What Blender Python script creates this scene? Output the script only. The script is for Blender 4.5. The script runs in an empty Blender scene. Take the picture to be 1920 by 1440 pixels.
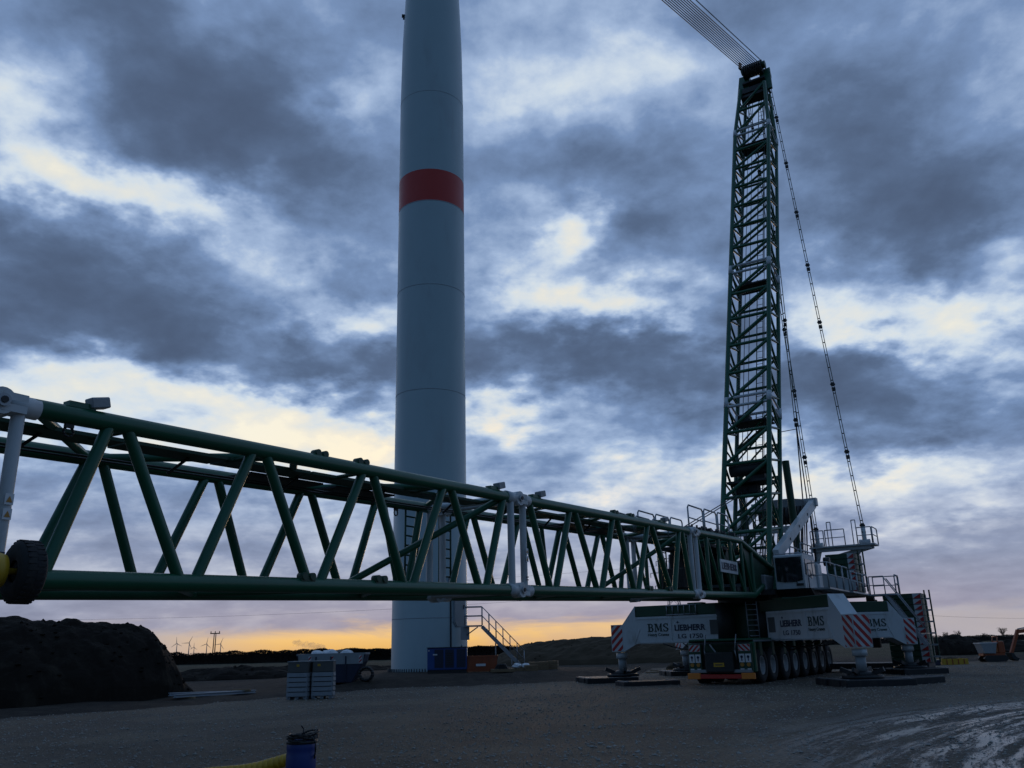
import bpy, bmesh, math, random
from mathutils import Vector, Matrix, noise as mnoise
R = math.radians
scene = bpy.context.scene
col = scene.collection

# ------------------------------------------------------------------ camera
F_PX, PITCH, ROLL, EYE = 1590.0, math.atan(494 / 1590.0), R(1.45), 1.575
cam_d = bpy.data.cameras.new('camera')
cam_d.sensor_width = 36.0
cam_d.lens = 36.0 * F_PX / 1920.0
cam_d.clip_start, cam_d.clip_end = 0.1, 30000.0
cam = bpy.data.objects.new('camera', cam_d)
col.objects.link(cam)
_r0 = Vector((1, 0, 0)); _u0 = Vector((0, -math.sin(PITCH), math.cos(PITCH)))
_fw = Vector((0, math.cos(PITCH), math.sin(PITCH)))
_u = math.cos(ROLL) * _u0 + math.sin(ROLL) * _r0
_r = math.cos(ROLL) * _r0 - math.sin(ROLL) * _u0
cam.matrix_world = Matrix(((_r.x, _u.x, -_fw.x, 0), (_r.y, _u.y, -_fw.y, 0), (_r.z, _u.z, -_fw.z, EYE), (0, 0, 0, 1)))
scene.camera = cam

# ------------------------------------------------------------------ sky, sun, exposure
SUN_AZ, SUN_EL = R(3.0), R(2.0)
world = bpy.data.worlds.new('World')
scene.world = world
world.use_nodes = True


class Nodes:
    """small helper to write node trees as expressions"""
    def __init__(s, nt):
        s.nt = nt
        nt.nodes.clear()

    def new(s, t, **kw):
        n = s.nt.nodes.new(t)
        for k, v in kw.items():
            setattr(n, k, v)
        return n

    def put(s, sock, v):
        if hasattr(v, 'is_output') or isinstance(v, bpy.types.NodeSocket):
            s.nt.links.new(v, sock)
        else:
            sock.default_value = v

    def m(s, op, a, b=None, c=None, clamp=False):
        n = s.new('ShaderNodeMath', operation=op, use_clamp=clamp)
        s.put(n.inputs[0], a)
        if b is not None: s.put(n.inputs[1], b)
        if c is not None: s.put(n.inputs[2], c)
        return n.outputs[0]

    def v(s, op, a, b=None, out=0):
        n = s.new('ShaderNodeVectorMath', operation=op)
        s.put(n.inputs[0], a)
        if b is not None: s.put(n.inputs[1], b)
        return n.outputs[out]

    def noise(s, vec, scale, detail=4.0, rough=0.5, dist=0.0, col=False):
        n = s.new('ShaderNodeTexNoise')
        if vec is not None: s.put(n.inputs['Vector'], vec)
        n.inputs['Scale'].default_value = scale
        n.inputs['Detail'].default_value = detail
        n.inputs['Roughness'].default_value = rough
        n.inputs['Distortion'].default_value = dist
        return n.outputs['Color' if col else 'Fac']

    def ramp(s, fac, stops, interp='LINEAR'):
        n = s.new('ShaderNodeValToRGB')
        cr = n.color_ramp
        cr.interpolation = interp
        while len(cr.elements) < len(stops): cr.elements.new(0.5)
        for e, (p, c) in zip(cr.elements, stops):
            e.position = p
            e.color = (c[0], c[1], c[2], 1) if not isinstance(c, (int, float)) else (c, c, c, 1)
        s.put(n.inputs[0], fac)
        return n.outputs[0]

    def mix(s, fac, a, b, mode='MIX'):
        n = s.new('ShaderNodeMix', data_type='RGBA', blend_type=mode)
        s.put(n.inputs[0], fac)
        for i, x in ((6, a), (7, b)):
            if isinstance(x, tuple): x = (x[0], x[1], x[2], 1)
            s.put(n.inputs[i], x)
        return n.outputs[2]

    def smooth(s, x, lo, hi):
        n = s.new('ShaderNodeMapRange', interpolation_type='SMOOTHSTEP')
        s.put(n.inputs[0], x)
        n.inputs[1].default_value, n.inputs[2].default_value = lo, hi
        n.inputs[3].default_value, n.inputs[4].default_value = 0.0, 1.0
        return n.outputs[0]


def build_sky():
    N = Nodes(world.node_tree)
    tc = N.new('ShaderNodeTexCoord').outputs['Generated']
    D = N.v('NORMALIZE', tc)
    sx = N.new('ShaderNodeSeparateXYZ'); N.put(sx.inputs[0], D)
    X, Y, Z = sx.outputs
    az = N.m('MULTIPLY', N.m('ARCTAN2', X, Y), 57.2958)
    el = N.m('MULTIPLY', N.m('ARCSINE', Z), 57.2958)
    # cloud deck: the direction projected on a flat layer, so clouds shrink and flatten to the horizon
    inv = N.m('DIVIDE', 1.0, N.m('ADD', N.m('MAXIMUM', Z, 0.0), 0.30))
    cv = N.new('ShaderNodeCombineXYZ')
    N.put(cv.inputs[0], N.m('MULTIPLY', X, inv)); N.put(cv.inputs[1], N.m('MULTIPLY', Y, inv)); cv.inputs[2].default_value = 3.7
    P = cv.outputs[0]
    big = N.noise(P, 1.5, 3.0, 0.5, 0.6)
    mid = N.noise(P, 5.4, 7.0, 0.52, 0.2)
    fine = N.noise(P, 22.0, 5.0, 0.6, 0.1)
    # ragged large cloud masses and breaks, as directions in the sky (azimuth, elevation, widths in degrees, strength)
    ae = N.new('ShaderNodeCombineXYZ'); N.put(ae.inputs[0], az); N.put(ae.inputs[1], el)
    w1 = N.v('SUBTRACT', N.noise(P, 4.6, 3.0, 0.5, 0.0, True), (0.5, 0.5, 0.5))
    w2 = N.v('SUBTRACT', N.noise(P, 15.0, 4.0, 0.55, 0.0, True), (0.5, 0.5, 0.5))
    A = N.v('ADD', ae.outputs[0], N.v('MULTIPLY', w1, (9.0, 6.0, 0.0)))
    A = N.v('ADD', A, N.v('MULTIPLY', w2, (5.0, 3.4, 0.0)))
    total = None
    for (a0, e0, sa, se, amp) in CLOUDS:
        if abs(amp) < 0.28: continue
        dn = N.new('ShaderNodeVectorMath', operation='MULTIPLY_ADD')
        kx, ky = 1 / (1.25 * sa), 1 / (1.25 * se)
        N.put(dn.inputs[0], A); dn.inputs[1].default_value = (kx, ky, 0.0); dn.inputs[2].default_value = (-a0 * kx, -e0 * ky, 0.0)
        d = dn.outputs[0]
        q = N.v('DOT_PRODUCT', d, d, out=1)
        g = N.m('POWER', 0.45, q)
        total = N.m('MULTIPLY_ADD', g, amp * (0.80 if amp < 0 else 1.0), 0.0 if total is None else total)
    detail = N.m('ADD', N.m('MULTIPLY', N.m('SUBTRACT', mid, 0.5), 1.0), N.m('MULTIPLY', N.m('SUBTRACT', fine, 0.5), 0.24))
    detail = N.m('ADD', detail, N.m('MULTIPLY', N.m('SUBTRACT', big, 0.5), 0.55))
    # the sky darkens away from the sunset
    sd = (math.sin(SUN_AZ) * math.cos(SUN_EL), math.cos(SUN_AZ) * math.cos(SUN_EL), math.sin(SUN_EL))
    toward = N.v('DOT_PRODUCT', D, sd, out=1)
    base = N.m('ADD', 0.42, N.m('MULTIPLY', N.m('SUBTRACT', toward, 0.9), 0.10))
    low = N.smooth(el, 14.0, 3.0)
    contrast = N.m('SUBTRACT', 1.0, N.m('MULTIPLY', low, 0.40))
    b = N.m('ADD', base, N.m('MULTIPLY', N.m('ADD', detail, N.m('MULTIPLY', total, 0.54)), contrast))
    b = N.m('MULTIPLY', 0.5, N.m('ADD', b, N.m('SQRT', N.m('MULTIPLY_ADD', b, b, 0.03))))   # soft floor: thick cloud keeps its folds
    cloud = N.ramp(b, [(0.0, (0.052, 0.076, 0.130)), (0.20, (0.082, 0.125, 0.215)), (0.42, (0.150, 0.228, 0.388)),
                       (0.58, (0.29, 0.385, 0.555)), (0.74, (0.55, 0.625, 0.70)), (0.90, (0.80, 0.80, 0.74)), (1.0, (0.93, 0.89, 0.75))])
    # clear air above the clouds
    sky = N.new('ShaderNodeTexSky', sky_type='NISHITA', sun_disc=False)
    sky.sun_elevation, sky.sun_rotation = SUN_EL, SUN_AZ
    sky.air_density, sky.dust_density, sky.ozone_density = 1.0, 1.5, 1.5
    clear = N.v('MULTIPLY', sky.outputs[0], (0.10, 0.10, 0.10))
    gap = N.smooth(b, 0.62, 0.95)
    c = N.mix(N.m('MULTIPLY', gap, 0.25), cloud, clear)
    # lavender veil low down, warm light in the breaks near the sunset
    veil = N.smooth(el, 13.0, 1.5)
    veilc = N.ramp(N.m('ADD', b, N.m('MULTIPLY', N.m('SUBTRACT', N.noise(N.v('MULTIPLY', ae.outputs[0], (0.035, 0.55, 1.0)), 1.0, 5.0, 0.55, 0.3), 0.5), 0.55)),
                   [(0.15, (0.155, 0.175, 0.255)), (0.40, (0.275, 0.295, 0.385)), (0.58, (0.48, 0.485, 0.535)), (0.80, (0.74, 0.71, 0.66))])
    c = N.mix(N.m('MULTIPLY', veil, 0.9), c, veilc)
    near = N.smooth(toward, 0.80, 0.985)
    warm = N.m('MULTIPLY', N.smooth(toward, 0.90, 0.97), N.smooth(b, 0.55, 0.95))
    c = N.mix(N.m('MULTIPLY', warm, 0.55), c, (1.0, 0.955, 0.85), 'MULTIPLY')
    # the open strip along the horizon under the edge of the cloud deck
    edge = N.m('ADD', el, N.m('MULTIPLY', N.m('SUBTRACT', N.noise(N.v('MULTIPLY', ae.outputs[0], (0.10, 0.6, 1.0)), 1.0, 6.0, 0.6, 0.5), 0.5), 3.2))
    dusk = N.smooth(el, 5.2, 1.6)
    c = N.mix(N.m('MULTIPLY', dusk, N.m('MULTIPLY', near, 0.7)), c, (0.30, 0.255, 0.31))
    strip = N.smooth(edge, 2.0, 1.0)
    orange = N.ramp(N.m('DIVIDE', el, 3.0), [(0.0, (0.66, 0.37, 0.11)), (0.3, (0.76, 0.47, 0.17)), (0.75, (0.64, 0.45, 0.27))])
    pale = (0.37, 0.335, 0.35)
    sunside = N.smooth(N.m('ABSOLUTE', N.m('SUBTRACT', az, -5.0)), 20.0, 9.0)
    oc = N.mix(sunside, pale, orange)
    uneven = N.m('ADD', 0.66, N.m('MULTIPLY', N.smooth(N.noise(N.v('MULTIPLY', ae.outputs[0], (0.09, 0.35, 1.0)), 1.0, 4.0, 0.6, 0.4), 0.34, 0.56), 0.34))
    c = N.mix(N.m('MULTIPLY', N.m('MULTIPLY', strip, uneven), N.smooth(toward, 0.3, 0.9)), c, oc)
    # below the horizon: dark ground
    c = N.mix(N.smooth(el, -0.3, -1.5), c, (0.03, 0.03, 0.032))
    # dimmer sky opposite the sunset
    dim = N.smooth(toward, -0.35, 0.72)
    c = N.mix(dim, N.v('MULTIPLY', c, (0.50, 0.66, 0.74)), c)
    bg = N.new('ShaderNodeBackground'); N.put(bg.inputs[0], c); bg.inputs[1].default_value = 1.0
    out = N.new('ShaderNodeOutputWorld'); N.nt.links.new(bg.outputs[0], out.inputs[0])


CLOUDS = [(-24.8, 36.7, 7.0, 3.2, -0.8), (-15.6, 31.1, 5.8, 4.3, -0.75), (-20.7, 33.4, 4.5, 2.8, -0.6), (-30.3, 22.7, 6.1, 2.2, -0.65), (-19.9, 20.5, 6.7, 2.0, -0.7), (-31.1, 18.2, 3.7, 1.2, -0.5),
          (-33.0, 30.3, 2.9, 1.9, 0.55), (-31.0, 28.0, 4.2, 1.1, 0.9), (-22.3, 27.3, 4.3, 1.3, 0.85), (-10.7, 35.4, 2.8, 2.3, 0.5), (-13.4, 34.1, 2.4, 1.5, 0.35), (-27.3, 33.7, 2.1, 1.2, 0.25), (-12.1, 21.4, 4.1, 1.2, 0.8),
          (-15.2, 24.4, 2.2, 1.0, 0.3), (-25.8, 16.2, 5.2, 1.1, 0.75), (-16.1, 15.6, 3.9, 1.5, 0.6), (-31.4, 14.3, 2.4, 1.4, 0.3), (-10.3, 13.3, 2.5, 1.8, 0.4), (-11.2, 18.3, 4.1, 1.0, -0.55), (1.5, 18.3, 6.4, 1.8, -0.75),
          (11.7, 18.8, 4.1, 2.1, -0.7), (4.4, 35.9, 4.5, 2.3, 0.5), (0.7, 38.6, 3.3, 1.9, 0.15), (4.2, 26.4, 2.2, 1.4, 0.95), (7.4, 21.6, 4.4, 1.3, 1.1), (0.1, 21.9, 2.7, 1.4, 0.55), (2.6, 24.4, 2.3, 1.4, 0.2),
          (6.1, 31.1, 6.0, 2.1, -0.55), (12.2, 27.8, 3.5, 2.4, -0.6), (12.2, 38.9, 3.2, 1.9, 0.3), (25.9, 34.2, 6.8, 3.3, -0.35), (29.1, 26.2, 5.6, 2.7, -0.65), (23.4, 28.4, 3.2, 2.5, -0.4), (25.3, 19.1, 3.7, 1.4, 0.9),
          (30.2, 17.2, 2.5, 1.8, 0.8), (32.3, 21.9, 1.9, 1.4, 0.5), (20.9, 21.2, 1.8, 2.0, 0.4), (24.2, 16.2, 3.6, 1.6, -0.8), (26.1, 12.7, 4.1, 1.2, -0.45), (19.5, 15.5, 2.1, 2.0, -0.35), (29.6, 12.2, 2.4, 1.2, 0.2),
          (3.7, 15.3, 4.1, 1.4, 0.38), (-0.8, 14.8, 2.2, 1.4, 0.5), (-22.9, 13.1, 8.5, 1.4, 0.55), (-12.5, 12.2, 4.1, 1.3, 0.4), (9.6, 10.5, 5.3, 1.5, 0.45), (17.9, 11.2, 3.9, 1.3, 0.35), (23.2, 9.4, 5.1, 0.9, 0.6), (27.7, 7.2, 4.2, 0.9, 0.5), (18.2, 7.9, 3.9, 0.8, 0.35), (1.3, 12.4, 3.6, 1.4, 0.1), (6.8, 11.3, 5.4, 1.4, 0.1), (27.0, 7.1, 3.9, 0.7, 0.2), (33.9, 28.3, 1.9, 2.5, -0.2)]
build_sky()
world.cycles.sampling_method = 'MANUAL'
world.cycles.sample_map_resolution = 512

sun_d = bpy.data.lights.new('sun', 'SUN')
sun_d.energy, sun_d.angle, sun_d.color = 0.25, R(14), (1.0, 0.72, 0.45)
sun = bpy.data.objects.new('sun', sun_d)
col.objects.link(sun)
sun.rotation_euler = Vector((-math.sin(SUN_AZ) * math.cos(SUN_EL), -math.cos(SUN_AZ) * math.cos(SUN_EL), -math.sin(SUN_EL))).to_track_quat('-Z', 'Y').to_euler()
vs = scene.view_settings
vs.view_transform, vs.look, vs.exposure, vs.gamma, vs.use_curve_mapping = 'Standard', 'None', 0.3, 1.0, False

# ------------------------------------------------------------------ materials
def mat(name, color, rough=0.5, metal=0.0, vary=0.25, scale=3.0, dirt=None, dirt_amt=0.0, bump=0.0, bscale=40.0, spec=0.5, emit=None):
    m = bpy.data.materials.new(name)
    m.use_nodes = True
    N = Nodes(m.node_tree)
    b = N.new('ShaderNodeBsdfPrincipled')
    o = N.new('ShaderNodeOutputMaterial')
    N.nt.links.new(b.outputs[0], o.inputs[0])
    pos = N.new('ShaderNodeNewGeometry').outputs['Position']
    n1 = N.noise(pos, scale, 5.0, 0.6, 0.3)
    c = N.mix(N.m('MULTIPLY', n1, vary * 1.6), color, tuple(x * 0.45 for x in color))
    if dirt:
        n2 = N.noise(N.v('MULTIPLY', pos, (1.0, 1.0, 0.35)), scale * 0.8, 7.0, 0.65, 0.5)
        c = N.mix(N.m('MULTIPLY', N.smooth(n2, 0.50, 0.72), dirt_amt), c, dirt)
    N.put(b.inputs['Base Color'], c)
    N.put(b.inputs['Roughness'], N.m('ADD', rough - 0.08, N.m('MULTIPLY', n1, 0.18), clamp=True))
    b.inputs['Metallic'].default_value = metal
    b.inputs['Specular IOR Level'].default_value = spec
    if bump:
        bn = N.new('ShaderNodeBump')
        bn.inputs['Strength'].default_value = bump
        bn.inputs['Distance'].default_value = 0.02
        N.put(bn.inputs['Height'], N.noise(pos, bscale, 6.0, 0.6))
        N.nt.links.new(bn.outputs[0], b.inputs['Normal'])
    if emit:
        b.inputs['Emission Color'].default_value = (*emit[0], 1)
        b.inputs['Emission Strength'].default_value = emit[1]
    return m


MUD = (0.055, 0.045, 0.035)
M = dict(
    green=mat('crane_green_paint', (0.010, 0.110, 0.052), 0.34, vary=0.35, scale=1.5, dirt=(0.05, 0.06, 0.045), dirt_amt=0.25),
    green_dark=mat('crane_green_deep', (0.009, 0.060, 0.026), 0.5, vary=0.4, scale=1.2, dirt=MUD, dirt_amt=0.3),
    white=mat('crane_white_paint', (0.54, 0.57, 0.58), 0.42, vary=0.12, scale=1.6, dirt=(0.24, 0.23, 0.20), dirt_amt=0.6),
    grey=mat('grey_steel_paint', (0.30, 0.32, 0.33), 0.5, vary=0.25, scale=2.0, dirt=(0.12, 0.11, 0.1), dirt_amt=0.4),
    black=mat('black_steel', (0.014, 0.015, 0.016), 0.5, vary=0.3),
    dark=mat('dark_machinery', (0.022, 0.026, 0.026), 0.6, vary=0.5, scale=4.0, dirt=MUD, dirt_amt=0.4),
    rope=mat('steel_rope', (0.05, 0.052, 0.055), 0.5, metal=0.3, vary=0.3, scale=6),
    galv=mat('galvanised_steel', (0.36, 0.38, 0.40), 0.45, metal=0.55, vary=0.3, scale=5.0),
    rubber=mat('tyre_rubber', (0.016, 0.016, 0.017), 0.8, vary=0.3, scale=8, dirt=MUD, dirt_amt=0.5),
    rim=mat('rim_paint', (0.42, 0.43, 0.43), 0.5, vary=0.3, scale=6, dirt=MUD, dirt_amt=0.7),
    red=mat('red_reflective', (0.42, 0.018, 0.014), 0.45, vary=0.15, scale=4),
    orange_red=mat('bumper_red_orange', (0.50, 0.03, 0.018), 0.45, vary=0.2, scale=4),
    orange_tape=mat('bumper_orange_reflector', (0.85, 0.25, 0.03), 0.4, vary=0.2, scale=4),
    orange=mat('orange_paint', (0.36, 0.075, 0.018), 0.5, vary=0.3, scale=2, dirt=MUD, dirt_amt=0.5),
    amber=mat('amber_lamp', (0.45, 0.20, 0.02), 0.3, vary=0.1),
    yellow=mat('yellow_paint', (0.62, 0.36, 0.02), 0.45, vary=0.25, scale=4, dirt=MUD, dirt_amt=0.35),
    blue=mat('blue_paint', (0.012, 0.065, 0.26), 0.45, vary=0.25, scale=2, dirt=MUD, dirt_amt=0.3),
    navy=mat('navy_paint', (0.010, 0.018, 0.05), 0.5, vary=0.3, scale=2, dirt=MUD, dirt_amt=0.5),
    drum=mat('blue_plastic', (0.008, 0.035, 0.19), 0.42, vary=0.2, scale=5, dirt=MUD, dirt_amt=0.25),
    glass=mat('cab_glass', (0.012, 0.016, 0.02), 0.06, vary=0.1, spec=0.8),
    ink=mat('dark_green_lettering', (0.006, 0.035, 0.03), 0.5, vary=0.1),
    inkblue=mat('dark_blue_lettering', (0.012, 0.02, 0.05), 0.5, vary=0.1),
    lettering_white=mat('white_lettering', (0.7, 0.7, 0.7), 0.5, vary=0.1),
    wood=mat('raw_timber', (0.30, 0.20, 0.11), 0.75, vary=0.5, scale=6, bump=0.4),
    mat_steel=mat('outrigger_mat', (0.010, 0.011, 0.013), 0.6, vary=0.5, scale=3, dirt=MUD, dirt_amt=0.6),
    tower=mat('tower_paint', (0.43, 0.545, 0.57), 0.36, vary=0.08, scale=0.6, dirt=(0.36, 0.41, 0.43), dirt_amt=0.5),
    band=mat('tower_red_band', (0.56, 0.035, 0.022), 0.42, vary=0.08, scale=0.8),
    seam=mat('tower_seam', (0.34, 0.39, 0.42), 0.55, vary=0.1),
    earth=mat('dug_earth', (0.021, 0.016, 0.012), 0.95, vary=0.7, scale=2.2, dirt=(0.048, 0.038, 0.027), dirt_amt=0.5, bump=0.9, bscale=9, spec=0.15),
    clay=mat('pale_earth', (0.10, 0.075, 0.05), 0.95, vary=0.6, scale=0.7, dirt=(0.05, 0.045, 0.03), dirt_amt=0.6, bump=0.8, bscale=5, spec=0.15),
    stone=mat('gravel_stone', (0.42, 0.40, 0.36), 0.8, vary=0.6, scale=14, spec=0.3),
    plastic_white=mat('white_sheet', (0.72, 0.74, 0.76), 0.6, vary=0.2, scale=5),
    crate=mat('crate_grey', (0.26, 0.29, 0.32), 0.6, vary=0.3, scale=4, dirt=MUD, dirt_amt=0.25),
    crate_dark=mat('crate_grey_brown', (0.10, 0.10, 0.095), 0.65, vary=0.3, scale=4),
    bark=mat('bark', (0.035, 0.028, 0.022), 0.9, vary=0.4, scale=3),
    hedge=mat('winter_hedge', (0.032, 0.026, 0.022), 0.95, vary=0.6, scale=0.4, spec=0.1),
    far_white=mat('far_turbine_white', (0.35, 0.36, 0.38), 0.5, vary=0.05),
    pipe=mat('pale_pipe', (0.40, 0.45, 0.50), 0.45, vary=0.25, scale=3),
)


def ground_material(name, kind):
    m = bpy.data.materials.new(name)
    m.use_nodes = True
    N = Nodes(m.node_tree)
    b = N.new('ShaderNodeBsdfPrincipled')
    o = N.new('ShaderNodeOutputMaterial')
    N.nt.links.new(b.outputs[0], o.inputs[0])
    pos = N.new('ShaderNodeNewGeometry').outputs['Position']
    sep = N.new('ShaderNodeSeparateXYZ'); N.put(sep.inputs[0], pos)
    n_big = N.noise(pos, 0.16, 6.0, 0.6, 0.6)
    n_mid = N.noise(pos, 1.1, 7.0, 0.65, 0.4)
    n_fine = N.noise(pos, 9.0, 8.0, 0.85)
    vor = N.new('ShaderNodeTexVoronoi'); N.put(vor.inputs['Vector'], pos); vor.inputs['Scale'].default_value = 22.0
    if kind == 'gravel':
        c = N.ramp(n_fine, [(0.30, (0.044, 0.032, 0.021)), (0.46, (0.122, 0.093, 0.062)), (0.60, (0.205, 0.164, 0.115)), (0.78, (0.38, 0.32, 0.24))])
        c = N.mix(N.m('MULTIPLY', N.smooth(n_big, 0.42, 0.62), 0.65), c, (0.055, 0.042, 0.029))
        c = N.mix(N.m('MULTIPLY', N.smooth(n_mid, 0.5, 0.75), 0.4), c, (0.040, 0.031, 0.022))
        rough = N.m('ADD', 0.82, N.m('MULTIPLY', n_fine, 0.15))
        # older, drier wheel tracks driven in towards the crane: long bands of dark mud pressed between the stones
        rot = N.new('ShaderNodeVectorRotate', rotation_type='Z_AXIS'); N.put(rot.inputs['Vector'], N.v('ADD', pos, N.v('MULTIPLY', N.noise(pos, 0.12, 2.0, 0.5, 0.0, True), (5.0, 5.0, 0.0)))); rot.inputs['Angle'].default_value = R(24)
        lane = N.noise(N.v('MULTIPLY', rot.outputs[0], (1.15, 0.07, 1.0)), 1.0, 5.0, 0.62, 0.1)
        lane = N.smooth(N.m('ADD', lane, N.m('MULTIPLY', N.m('SUBTRACT', n_fine, 0.5), 0.35)), 0.50, 0.64)
        c = N.mix(N.m('MULTIPLY', lane, 0.6), c, (0.036, 0.027, 0.019))
        rough = N.m('SUBTRACT', rough, N.m('MULTIPLY', lane, 0.12))
        # smeared wet lime mud and puddles in the wheel tracks: arcs round a turning centre
        rel = N.v('SUBTRACT', pos, (30.0, -3.0, 0.0))
        rel = N.v('ADD', rel, N.v('MULTIPLY', N.v('SUBTRACT', N.noise(pos, 0.5, 3.0, 0.5, 0.0, True), (0.5, 0.5, 0.5)), (0.3, 0.3, 0.0)))
        rad = N.v('LENGTH', N.v('MULTIPLY', rel, (1.0, 1.0, 0.0)), out=1)
        srel = N.new('ShaderNodeSeparateXYZ'); N.put(srel.inputs[0], rel)
        pol = N.new('ShaderNodeCombineXYZ'); N.put(pol.inputs[0], N.m('MULTIPLY', rad, 3.4)); N.put(pol.inputs[1], N.m('MULTIPLY', N.m('ARCTAN2', srel.outputs[0], srel.outputs[1]), 7.0))
        streak = N.noise(pol.outputs[0], 1.0, 6.0, 0.68, 0.2)
        zone = N.m('MULTIPLY', N.smooth(rad, 33.5, 30.0), N.smooth(rad, 16.0, 19.0))
        zone = N.m('MULTIPLY', zone, N.smooth(sep.outputs[1], 27.0, 20.0))
        zone = N.m('MULTIPLY', zone, N.smooth(sep.outputs[0], 2.5, 5.5))
        patch = N.m('ADD', N.m('MULTIPLY', streak, 0.85), N.m('MULTIPLY', n_fine, 0.45))
        wet = N.m('MULTIPLY', N.smooth(patch, 0.56, 0.70), zone)
        c = N.mix(N.m('MULTIPLY', wet, 0.85), c, (0.17, 0.162, 0.15))
        rough = N.m('SUBTRACT', rough, N.m('MULTIPLY', wet, 0.60))
        spec = 0.5
    else:
        field = N.ramp(N.noise(N.v('MULTIPLY', pos, (0.15, 1.0, 1.0)), 0.05, 6.0, 0.6, 0.4), [(0.3, (0.030, 0.034, 0.018)), (0.55, (0.055, 0.052, 0.030)), (0.75, (0.085, 0.072, 0.048))])
        mud = N.ramp(N.noise(pos, 1.6, 8.0, 0.7, 0.3), [(0.3, (0.020, 0.016, 0.013)), (0.55, (0.046, 0.037, 0.029)), (0.75, (0.085, 0.07, 0.055))])
        dist = N.v('LENGTH', N.v('MULTIPLY', pos, (0.9, 1.0, 0.0)), out=1)
        c = N.mix(N.smooth(N.m('ADD', dist, N.m('MULTIPLY', n_big, 40.0)), 85.0, 125.0), mud, field)
        rough = N.m('ADD', 0.86, N.m('MULTIPLY', n_mid, 0.1))
        spec = 0.2
    N.put(b.inputs['Base Color'], c)
    N.put(b.inputs['Roughness'], rough)
    b.inputs['Specular IOR Level'].default_value = spec
    bn = N.new('ShaderNodeBump'); bn.inputs['Strength'].default_value = 1.0; bn.inputs['Distance'].default_value = 0.05
    h = N.m('ADD', N.m('MULTIPLY', n_fine, 0.7), N.m('MULTIPLY', vor.outputs['Distance'], 0.6))
    h = N.m('ADD', h, N.m('MULTIPLY', n_mid, 0.8))
    if kind == 'gravel':
        h = N.m('MULTIPLY', h, N.m('SUBTRACT', 1.0, N.m('MULTIPLY', wet, 0.75)))
    N.put(bn.inputs['Height'], h)
    N.nt.links.new(bn.outputs[0], b.inputs['Normal'])
    return m


M['gravel'] = ground_material('gravel_surface', 'gravel')
M['ground'] = ground_material('field_and_mud', 'field')

# ------------------------------------------------------------------ mesh helpers
rnd = random.Random(11)


def tag(o, label=None, cat=None, group=None, kind=None):
    for k, v in (('label', label), ('category', cat), ('group', group), ('kind', kind)):
        if v: o[k] = v
    return o


def empty(name, loc=(0, 0, 0), rz=0.0, parent=None):
    o = bpy.data.objects.new(name, None)
    o.empty_display_size = 0.3
    col.objects.link(o)
    o.location = loc
    o.rotation_euler.z = rz
    o.parent = parent
    return o


def link(name, me, parent=None):
    o = bpy.data.objects.new(name, me)
    col.objects.link(o)
    o.parent = parent
    return o


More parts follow.
